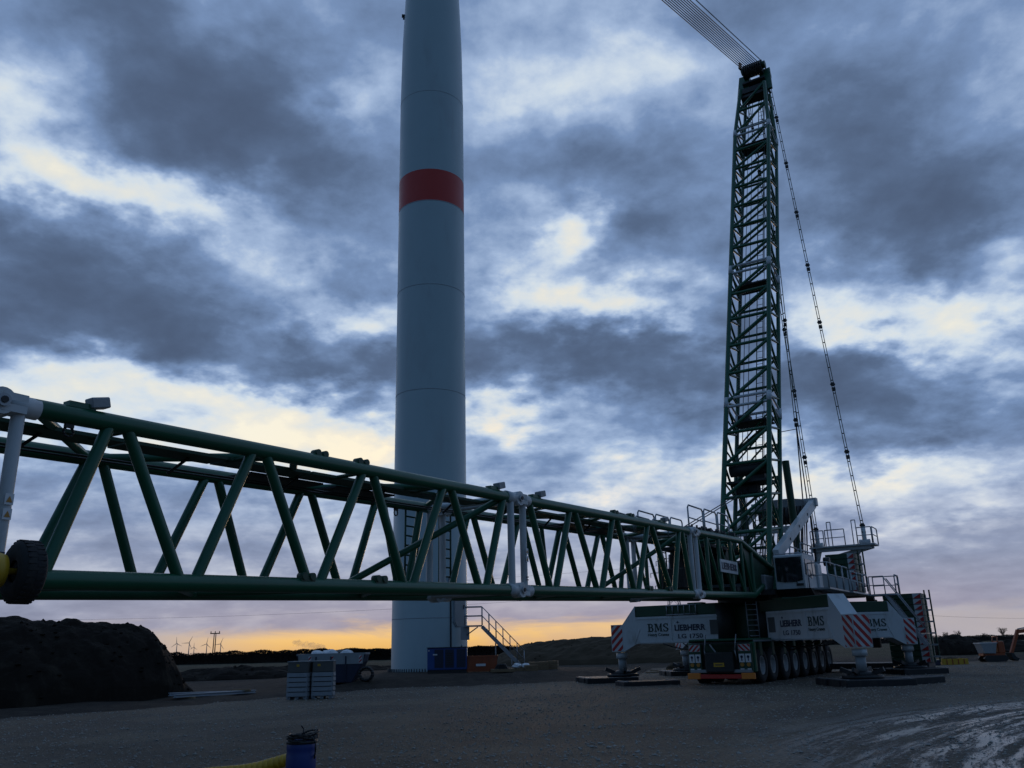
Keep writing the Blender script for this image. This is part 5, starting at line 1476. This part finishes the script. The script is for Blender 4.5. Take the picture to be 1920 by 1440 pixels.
# ---- folding outrigger arms
def outrigger(foot, piv, fb, fl, x0=0.0):
    e = empty('outrigger', parent=crane)
    pv, ft = P(piv[0], piv[1], 0), P(foot[0], foot[1], 0)
    x = (ft - pv); L = x.length; x.normalize()
    y = AX_Z.cross(x)
    T = Matrix.Translation(pv) @ Matrix((x, y, AX_Z)).transposed().to_4x4()
    W = 1.0
    xb = L - 1.2
    xs_b_ = L * fb
    lo = MB(T).use('white')
    lo.prism([(x0, 2.12), (xb, 2.12), (L - 0.36, 1.70), (L + 0.42, 1.70), (L + 0.42, 3.26), (L - 0.34, 3.26), (xb, 4.30), (xb, 3.66), (x0, 3.66)], (0, 0, 0), (1, 0, 0), (0, 0, 1), (0, 1, 0), W)
    lo.build('beam', e)
    MB(T).use('green_dark').box((xb / 2 - 0.02, 0, 3.98), (xb + 0.0, W * 0.96, 0.62), None, 0.03).box((xb * 0.3, 0, 4.32), (0.9, 0.7, 0.1)).build('upper_box', e)
    for sy in (-1, 1):
        MB(T).use('white').box(((xb + x0) / 2, sy * (W / 2 + 0.012), 3.55), ((xb - x0) * 0.96, 0.03, 0.07)).box(((xb + x0) / 2, sy * (W / 2 + 0.012), 2.2), ((xb - x0) * 0.96, 0.03, 0.08)).box((xs_b_ - 0.80, sy * (W / 2 + 0.012), 2.87), (0.07, 0.028, 1.3)).bar((xb - 0.25, sy * (W / 2 + 0.01), 2.95), (xb + 0.12, sy * (W / 2 + 0.01), 2.15), 0.03, 0.06).build('edge_rib', e)
        n = T.to_3x3() @ Vector((0, sy, 0))
        rgt = AX_Z.cross(n)
        def at_(xx, zz): return T @ Vector((xx, sy * (W / 2 + 0.016), zz))
        if True:
            xs_b, xs_l = L * fb, L * fl
            serif_bms('company_lettering', at_(xs_b, 3.02), rgt, AX_Z, 0.46, 'ink', e)
            text('company_lettering', 'Heavy Cranes', at_(xs_b, 2.60), rgt, AX_Z, 0.22, 'ink', e, 0.012, 1.0)
            text('maker_lettering', 'LIEBHERR', at_(xs_l, 2.98), rgt, AX_Z, 0.34, 'inkblue', e, 0.03, 0.95)
            text('model_lettering', 'LG 1750', at_(xs_l, 2.50), rgt, AX_Z, 0.25, 'inkblue', e, 0.01, 1.25)
            MB().use('inkblue').prism([(-0.1, 0.0), (-0.03, -0.02), (0.0, -0.07), (0.03, -0.02), (0.1, 0.0), (0.03, 0.03), (0.0, 0.09), (-0.03, 0.03)], at_(xs_l, 3.28) - rgt * 0.72, rgt, AX_Z, n, 0.012).build('emblem', e)
        MB(T).use('crate_dark').box((x0 + 0.45, sy * (W / 2 + 0.012), 2.95), (0.6, 0.02, 0.8)).build('hatch', e)
    # chevrons on three faces of the foot box
    mb = MB()
    ex = T.to_3x3() @ Vector((1, 0, 0)); ey = T.to_3x3() @ Vector((0, 1, 0))
    stripes(mb, T @ Vector((L + 0.425, 0, 2.48)), AX_Z.cross(ex), AX_Z, ex, W * 0.96, 1.5, 0.46, -1)
    for sy in (-1, 1):
        n = ey * sy
        r_ = AX_Z.cross(n)
        stripes(mb, T @ Vector((L + 0.04, sy * (W / 2 + 0.004), 2.48)), r_, AX_Z, n, 0.72, 1.5, 0.46, 1 if r_.dot(ex) < 0 else -1)
    mb.build('warning_stripes', e)
    MB(T).use('white').cyl((L, 0, 1.64), (L, 0, 1.32), 0.35, 22).build('jack_collar', e)
    MB(T).use('grey').cyl((L, 0, 1.34), (L, 0, 0.56), 0.245, 20).build('jack_cylinder', e)
    for k, (hx, hz) in enumerate(((0.35, 0.5), (0.55, 0.36))):
        hp = [T @ Vector((0.3 + hx * q, (W / 2 + 0.10 + 0.03 * k) * (1 if q else 0.9), 2.1 - hz * math.sin(math.pi * q / 6.0))) for q in range(7)]
        MB().use('black').path(hp, 0.04, 6).build('hose', e)
    pl = MB(T).use('black').cyl((L, 0, 0.64), (L, 0, 0.44), 0.34, 16, 0.75).cyl((L, 0, 0.44), (L, 0, 0.29), 0.95, 20)
    for k in range(4):
        an = k * math.pi / 2 + 0.5
        pl.bar((L + 0.35 * math.cos(an), 0.35 * math.sin(an), 0.44), (L + 1.05 * math.cos(an), 1.05 * math.sin(an), 0.72), 0.14, 0.2)
    pl.build('foot_plate', e)
    MB(T).use('dark').cyl((0, 0, 2.2), (0, 0, 4.2), 0.6, 20).build('hinge_pin', e)
    return e


FEET = dict(A=(-2.6, -7.5), B=(-6.7, 7.0), C=(7.5, 7.05), D=(7.0, -7.2))
OA = outrigger(FEET['A'], (-2.3, -1.0), 0.60, 0.30)
lr = MB().use('galv')
for z in (3.72, 4.24): lr.cyl(P(-2.98, -4.3, z), P(-2.95, -2.4, z), 0.035, 6)
for k in range(6): lr.cyl(P(-2.98, -4.25 + 0.36 * k, 3.72), P(-2.97, -4.25 + 0.36 * k, 4.24), 0.03, 6)
lr.build('stowed_ladder', OA)
outrigger(FEET['B'], (-1.9, 1.2), 0.69, 0.41, 0.9)
outrigger(FEET['C'], (2.6, 1.5), 0.71, 0.40)
outrigger(FEET['D'], (2.6, -1.5), 0.60, 0.30)


# mats under the feet: rows of heavy beams (things of their own)
def W_(a, s):
    p = Vector((14.0 * K, 52.3 * K, 0)) + (Vector((math.sin(CRANE_AZ), math.cos(CRANE_AZ), 0)) * a + Vector((math.cos(CRANE_AZ), -math.sin(CRANE_AZ), 0)) * s) * K
    return p.x, p.y


def mat_pad(a, s, rz, n, L, bw, h, lab):
    x, y = W_(a, s)
    t = empty('outrigger_mat', (x, y, gz(x, y) - 0.03), R(rz))
    tag(t, lab, 'mat', 'outrigger mats')
    me = None
    for k in range(n):
        if me is None:
            o = MB().use('mat_steel').box((0, 0, 0), (L, bw * 0.96, h), None, 0.02).build('beam', t); me = o.data
        else: o = link('beam', me, t)
        o.location = (rnd.uniform(-0.05, 0.05), (k - (n - 1) / 2) * bw, h / 2)
    for k in (-1, 1):
        MB().use('galv').box((k * L * 0.44, 0, h + 0.012), (0.05, n * bw * 0.98, 0.02)).build('tie_bar', t)
    return t


mat_pad(-3.3, -8.3, 8, 5, 2.3, 0.5, 0.26, 'dark beam mat under the lone outrigger facing the tower')
mat_pad(*FEET['B'], 4, 5, 2.5, 0.52, 0.27, 'dark beam mat under the outrigger beside the crane wheels')
mat_pad(*FEET['C'], 10, 5, 2.2, 0.5, 0.27, 'dark beam mat under the outrigger in front of the tall counterweights')
mat_pad(*FEET['D'], 5, 5, 2.4, 0.5, 0.27, 'dark beam mat under the outrigger behind the crane')
mat_pad(-7.0, -4.0, 14, 3, 2.4, 0.4, 0.2, 'low spare dark mat lying free by the crane tail lamps')
mat_pad(-4.8, 8.6, 24, 4, 2.4, 0.35, 0.24, 'spare dark mat with pale edges behind the outrigger by the wheels')

# ------------------------------------------------------------------ far things
def hedge(name, pts, h, depth, n, seed, lab, kind='stuff'):
    rr = random.Random(seed)
    vs, fs = [], []
    tot = len(pts) - 1
    for k in range(n):
        t = rr.random() * tot
        i = min(int(t), tot - 1); f = t - i
        x = pts[i][0] + (pts[i + 1][0] - pts[i][0]) * f
        y = pts[i][1] + (pts[i + 1][1] - pts[i][1]) * f
        hh = h * (0.74 + 0.16 * mnoise.noise(Vector((x * 0.06, y * 0.06, seed))) + 0.18 * mnoise.noise(Vector((x * 0.35, 2, seed))))
        z = hh * (1 - rr.random() ** 1.6) 
        s = rr.uniform(0.10, 0.27) * h / 3.0
        y += rr.uniform(-depth, depth)
        d1 = Vector((rr.uniform(-1, 1), rr.uniform(-.4, .4), rr.uniform(-.4, 1.2))).normalized() * s
        d2 = Vector((rr.uniform(-1, 1), rr.uniform(-1, 1), rr.uniform(-.6, .6))).normalized() * s * 0.45
        o = len(vs); c = Vector((x, y, z))
        vs += [tuple(c - d1), tuple(c + d2), tuple(c + d1), tuple(c - d2)]
        fs.append((o, o + 1, o + 2, o + 3))
    # dense stems in the middle of the hedge
    m_ = 160
    o = len(vs)
    for k in range(m_ + 1):
        t = k / m_ * tot
        i = min(int(t), tot - 1); f = t - i
        x = pts[i][0] + (pts[i + 1][0] - pts[i][0]) * f
        y = pts[i][1] + (pts[i + 1][1] - pts[i][1]) * f
        hh = h * (0.55 + 0.12 * mnoise.noise(Vector((x * 0.06, y * 0.06, seed))) + 0.16 * mnoise.noise(Vector((x * 0.9, 5, seed))))
        vs += [(x, y - depth * 0.8, -0.1), (x, y, hh), (x, y + depth * 0.8, -0.1)]
    for k in range(m_):
        a = o + 3 * k
        fs += [(a, a + 3, a + 4, a + 1), (a + 1, a + 4, a + 5, a + 2)]
    me = bpy.data.meshes.new(name); me.from_pydata(vs, [], fs); me.materials.append(M['hedge'])
    tag(link(name, me), lab, 'hedge', kind=kind)


hedge('far_hedgerow', [(-75, 168), (-55, 165), (-34, 160), (-24, 161), (-12, 170), (-2, 190)], 2.7, 1.6, 42000, 4, 'dark winter hedgerow along the field beyond the earth mound')
hedge('far_hedgerow', [(60, 268), (120, 275), (170, 280), (230, 290)], 2.4, 2.0, 26000, 8, 'low dark hedgerow on the horizon beyond the crane')
hedge('far_hedgerow', [(-140, 330), (0, 420), (120, 420)], 3.2, 3.0, 20000, 12, 'thin line of scrub far across the fields')


def bare_tree(x, y, h, seed, lab, group='bare trees on the horizon'):
    rr = random.Random(seed)
    t = empty('bare_tree', (x, y, ground_z(x, y) - 0.05)); tag(t, lab, 'tree', group)
    tr = MB().use('bark').cyl((0, 0, 0), (0.03 * h, 0, h * 0.42), 0.035 * h, 7, 0.022 * h)
    tr.build('trunk', t)
    cr = MB().use('bark')
    def br(p, d, L, r, lev):
        q = p + d * L
        cr.cyl(p, q, r, 4, r * 0.6, False)
        if lev == 0: return
        for _ in range(4 if lev > 1 else 5):
            nd = (d + Vector((rr.uniform(-1, 1), rr.uniform(-1, 1), rr.uniform(-0.25, 0.75))) * 0.72).normalized()
            br(p + d * L * rr.uniform(0.5, 1.0), nd, L * rr.uniform(0.5, 0.78), r * 0.58, lev - 1)
    for k in range(9):
        a = k * 1.05 + rr.random()
        br(Vector((0.03 * h, 0, h * rr.uniform(0.15, 0.42))), Vector((0.55 * math.cos(a), 0.55 * math.sin(a), rr.uniform(0.5, 1.3))).normalized(), h * rr.uniform(0.2, 0.3), 0.014 * h, 3)
    cr.build('crown', t)


TREES = [(96, 285, 5.0), (101, 286, 6.2), (107, 284, 4.4), (113, 287, 5.6), (117, 285, 7.6), (121, 288, 5.2), (127, 284, 8.0), (131, 286, 4.6), (137, 285, 5.6), (142, 287, 6.6), (149, 284, 5.0), (156, 286, 7.4), (163, 284, 8.6)]
for k, (x, y, h) in enumerate(TREES):
    bare_tree(x, y, h * 0.62, 100 + k, 'leafless tree standing in the hedgerow on the horizon')
bare_tree(1.7, 118, 2.6, 300, 'small leafless bush-like tree behind the earth bank by the stairs', 'bush behind the bank')


def far_turbine(x, y, h, r, rot, k):
    labs = ('distant wind turbine closest to the earth mound', 'distant wind turbine with one blade pointing steeply up', 'distant wind turbine, smallest of the row', 'distant wind turbine behind the power pole', 'distant wind turbine on the far side of the power pole')
    t = empty('distant_wind_turbine', (x, y, 0)); tag(t, labs[k], 'wind turbine', 'far wind turbines')
    MB().use('far_white').cyl((0, 0, -5), (0, 0, h), 3.6, 10, 2.0).build('tower', t)
    MB().use('far_white').box((0, -2, h + 1.5), (5, 12, 5), None, 0.6).build('nacelle', t)
    MB().use('far_white').cyl((0, -8, h + 1.5), (0, -11, h + 1.5), 2.4, 10, 1.2).build('hub', t)
    for q in range(3):
        a = R(rot + 120 * q)
        d = Vector((math.sin(a), 0, math.cos(a))); e = Vector((d.z, 0, -d.x))
        c = Vector((0, -9.5, h + 1.5))
        MB().use('far_white').prism([(-0.9, 0), (0.9, 0), (2.6, r * 0.18), (1.0, r), (0.0, r), (-1.4, r * 0.18)], c, e, d, (0, 1, 0), 0.8).build('blade', t)


for k, (px, hub, rot) in enumerate(((332, 1207, -5), (355, 1206, 28), (364, 1214, 2), (388, 1208, 10), (414, 1208, 22))):
    Y = (6200, 5900, 7600, 6100, 6000)[k]
    dx = (px - 960) / F_PX; dy = (720 - hub) / F_PX
    d = _fw + _r * dx + _u * dy
    far_turbine(d.x / d.y * Y, Y, EYE + d.z / d.y * Y, (44, 48, 38, 44, 44)[k], rot, k)


def power_pole():
    x, y = -71.5, 208
    t = empty('power_pole', (x, y, 0)); tag(t, 'twin-leg power pole with crossarm and three insulators on the horizon', 'power pole')
    for s in (-1, 1): MB().use('bark').cyl((s * 0.25, 0, -0.2), (s * 0.2, 0, 6.4), 0.14, 7, 0.1).build('leg', t)
    MB().use('bark').box((0, 0, 6.45), (2.3, 0.2, 0.22)).build('crossarm', t)
    for s in (-1, 0, 1): MB().use('black').cyl((s * 1.0, 0, 6.5), (s * 1.0, 0, 6.95), 0.11, 6).build('insulator', t)


power_pole()


def pylon(x, y, h, lab):
    t = empty('electricity_pylon', (x, y, 0)); tag(t, lab, 'pylon')
    def w(z): return 3.4 * (1 - z / h) ** 1.25 + 0.55
    lv = [0, h * .17, h * .32, h * .45, h * .56, h * .66, h * .75, h * .83, h * .91, h]
    for i, j in ((-1, -1), (1, -1), (1, 1), (-1, 1)):
        mb = MB().use('grey')
        mb.path([(i * w(z), j * w(z), z) for z in lv], 0.16, 5)
        mb.build('leg', t)
    mb = MB().use('grey')
    for z0, z1 in zip(lv[:-1], lv[1:]):
        a, b = w(z0), w(z1)
        for p, q in (((-a, -a), (b, -b)), ((a, -a), (-b, -b)), ((-a, a), (b, b)), ((a, a), (-b, b)), ((-a, -a), (-b, b)), ((a, -a), (b, b))):
            mb.cyl((p[0], p[1], z0), (q[0], q[1], z1), 0.10, 4)
    mb.build('bracing', t)
    for f, L in ((0.66, 7.0), (0.80, 8.5), (0.93, 6.0)):
        z = h * f
        mb = MB().use('grey')
        for s in (-1, 1):
            mb.cyl((0, 0, z + 1.2), (s * L, 0, z), 0.13, 4).cyl((0, 0, z), (s * L, 0, z), 0.13, 4)
        mb.build('crossarm', t)
        for s in (-1, 1): MB().use('black').cyl((s * L, 0, z), (s * L, 0, z - 1.8), 0.14, 5).build('insulator', t)
    return t


def wire(name, p, q, sag, r, lab):
    mb = MB().use('black')
    pts = []
    for k in range(25):
        f = k / 24
        v = Vector(p).lerp(Vector(q), f); v.z -= sag * 4 * f * (1 - f)
        pts.append(v)
    mb.path(pts, r, 4)
    return tag(mb.build(name), lab, 'power line', 'power lines across the fields')


PX, PY, PH = 62.5, 350.0, 36.0
pylon(PX, PY, PH, 'steel lattice electricity pylon far behind the crane')
pylon(-330.0, 385.0, 36.0, 'steel lattice electricity pylon hidden beyond the earth mound')
pylon(420.0, 420.0, 36.0, 'steel lattice electricity pylon beyond the hedgerow trees')
for k, (f, L, lab) in enumerate(((0.93, 6.0, 'upper power line strung from the far pylon past the tower'), (0.66, 7.0, 'lower power line strung from the far pylon past the tower'))):
    wire('power_line', (-330 + L, 385, PH * f - 1.8), (PX - L, PY, PH * f - 1.8), 5.0, 0.045, lab)
wire('power_line', (PX + 7.0, PY, PH * 0.66 - 1.8), (420 - 7.0, 420, PH * 0.66 - 1.8), 14.0, 0.045, 'single sagging power line over the fields beyond the crane')


def plume():
    b = bmesh.new()
    rr = random.Random(8)
    for k in range(44):
        f = k / 44
        c = Vector((-52 * f + rr.uniform(-4, 4), rr.uniform(-4, 4), 9 + 10 * f + rr.uniform(-2, 2)))
        bmesh.ops.create_icosphere(b, subdivisions=2, radius=rr.uniform(4.0, 6.5) * (1 - 0.45 * f), matrix=Matrix.Translation(c))
    for v in b.verts: v.co += Vector((mnoise.noise(v.co * 0.25), 0, mnoise.noise(v.co * 0.25 + Vector((9, 0, 0))))) * 2.2
    me = bpy.data.meshes.new('steam_plume'); b.to_mesh(me); b.free()
    m = bpy.data.materials.new('steam'); m.use_nodes = True
    N = Nodes(m.node_tree)
    v = N.new('ShaderNodeVolumePrincipled'); v.inputs['Color'].default_value = (0.8, 0.8, 0.85, 1); v.inputs['Density'].default_value = 0.05
    o_ = N.new('ShaderNodeOutputMaterial'); N.nt.links.new(v.outputs[0], o_.inputs['Volume'])
    me.materials.append(m)
    o = link('steam_plume', me); o.location = (-330, 1500, 0)
    tag(o, 'pale plume of steam drifting low on the horizon', 'steam', kind='stuff')


plume()


# ------------------------------------------------------------------ machines and bits on the right and behind the crane
def excavator():
    x, y = 34.1, 57.0
    t = empty('excavator', (x, y, gz(x, y)), R(188)); t.scale = (0.62, 0.62, 0.62); tag(t, 'orange tracked excavator with bent arm reaching down to the ground', 'excavator')
    for s in (-1, 1):
        tr = MB().use('black')
        tr.prism([(-1.6, 0.1), (-1.3, 0.0), (1.3, 0.0), (1.6, 0.1), (1.75, 0.35), (1.6, 0.62), (1.3, 0.7), (-1.3, 0.7), (-1.6, 0.62), (-1.75, 0.35)], (0, s * 0.95, 0), (1, 0, 0), (0, 0, 1), (0, 1, 0), 0.45).build('track', t)
        for k in range(5): MB().use('dark').cyl((-1.2 + 0.6 * k, s * 1.16, 0.3), (-1.2 + 0.6 * k, s * 1.2, 0.3), 0.17, 12).build('roller', t)
    MB().use('dark').cyl((0, 0, 0.6), (0, 0, 0.9), 0.6, 18).build('slew_ring', t)
    MB().use('orange').box((-0.4, 0, 1.35), (2.5, 2.0, 0.9), None, 0.12).build('house', t)
    cab = MB().use('orange').box((0.45, 0.55, 2.1), (1.3, 0.9, 1.3), None, 0.1).build('cab', t)
    MB().use('glass').box((1.1, 0.55, 2.2), (0.04, 0.74, 0.9)).box((0.45, 1.01, 2.25), (1.0, 0.03, 0.8)).build('window', t)
    MB().use('orange').bar((0.9, -0.2, 1.5), (2.2, -0.2, 3.0), 0.3, 0.45).bar((2.1, -0.2, 2.95), (3.5, -0.2, 2.85), 0.28, 0.36).build('boom', t)
    MB().use('galv').cyl((1.1, -0.2, 1.0), (2.2, -0.2, 2.6), 0.07, 8).cyl((2.0, -0.2, 3.3), (3.4, -0.2, 3.1), 0.06, 8).build('hydraulic_ram', t)
    MB().use('orange').bar((3.4, -0.2, 3.0), (4.6, -0.2, 0.75), 0.24, 0.30).build('dipper_arm', t)
    MB().use('dark').prism([(0.0, 0.0), (0.35, 0.05), (0.2, -0.55), (-0.35, -0.75), (-0.55, -0.5), (-0.2, -0.35)], (4.6, -0.2, 0.75), (1, 0, 0), (0, 0, 1), (0, 1, 0), 0.8).build('bucket', t)


excavator()


def dumper():
    x, y = 29.95, 56.6
    t = empty('site_dumper', (x, y, gz(x, y)), R(176)); tag(t, 'small orange tracked dumper carrying a grey tipping skip', 'dumper')
    for s in (-1, 1):
        MB().use('black').prism([(-0.62, 0.02), (0.55, 0.0), (0.72, 0.2), (0.55, 0.38), (-0.6, 0.38), (-0.75, 0.2)], (0, s * 0.42, 0), (1, 0, 0), (0, 0, 1), (0, 1, 0), 0.22).build('track', t)
    MB().use('orange').box((0, 0, 0.42), (1.35, 0.7, 0.16), None, 0.03).build('chassis', t)
    MB().use('grey').prism([(-0.05, 0.5), (0.62, 0.52), (0.78, 1.1), (-0.2, 1.1)], (0, 0, 0), (1, 0, 0), (0, 0, 1), (0, 1, 0), 0.95).build('tipping_skip', t)
    MB().use('white').prism([(-0.24, 1.1), (0.82, 1.1), (0.82, 1.15), (-0.24, 1.15)], (0, 0, 0), (1, 0, 0), (0, 0, 1), (0, 1, 0), 1.0).build('skip_rim', t)
    MB().use('orange').box((-0.5, 0, 0.85), (0.45, 0.7, 0.75), None, 0.06).build('engine_cover', t)
    MB().use('orange').path([(-0.3, -0.35, 1.0), (-0.35, -0.35, 1.5), (-0.35, 0.35, 1.5), (-0.3, 0.35, 1.0)], 0.035, 6).build('roll_bar', t)


dumper()


def right_bits():
    x, y = 25.6, 52.9
    t = empty('steel_trough', (x, y, gz(x, y) - 0.01), R(-3)); tag(t, 'low orange-yellow steel trough lying at the pad edge', 'trough')
    for s in (-1, 1): MB().use('yellow').box((0, s * 0.4, 0.17), (1.45, 0.05, 0.34)).build('side_wall', t)
    for s in (-1, 1): MB().use('yellow').box((s * 0.725, 0, 0.17), (0.05, 0.76, 0.33)).build('end_wall', t)
    MB().use('yellow').box((0, 0, 0.04), (1.4, 0.76, 0.05)).build('floor', t)
    for k in range(4): MB().use('orange').box((-0.5 + 0.33 * k, -0.44, 0.17), (0.05, 0.04, 0.3)).build('rib', t)
    lp = lump('rubble', (x - 0.1, y, gz(x, y) + 0.3), (0.4, 0.3, 0.13), 'clay', 90); tag(lp, 'pale rubble heaped in the orange-yellow trough', 'rubble')
    x, y = 23.9, 52.5
    o = MB().use('navy').box((0, 0, 0.14), (1.3, 0.7, 0.28), None, 0.02).use('galv').box((0, 0, 0.295), (1.34, 0.74, 0.03)).build('steel_plate_stack'); o.location = (x, y, gz(x, y)); tag(o, 'dark low box with pale lid between crane mat and trough', 'box')
    # behind the lone outrigger: tarpaulin lump and loose planks
    x, y = 9.7, 52.6
    o = lump('tarpaulin', (x, y, gz(x, y) + 0.22), (1.05, 0.6, 0.36), 'clay', 77); tag(o, 'pale crumpled tarpaulin lying by the earth bank behind the outrigger', 'tarpaulin')
    labs = ('pale plank lying flat behind the outrigger mat', 'pale plank lying crosswise on another behind the outrigger mat', 'short pale plank leaning on others behind the outrigger mat')
    for k, (dx, dy, rz, L) in enumerate(((-1.6, -1.2, 12, 1.8), (-1.4, -1.0, -20, 1.5), (-0.9, -1.1, 38, 0.9))):
        o = MB().use('wood').box((0, 0, 0.03), (L, 0.16, 0.05), Matrix.Rotation(R(rz), 3, 'Z') @ Matrix.Rotation(0.06 * k, 3, 'Y')).build('plank')
        o.location = (x + dx, y + dy, gz(x + dx, y + dy) + 0.045 * k); tag(o, labs[k], 'plank')


right_bits()
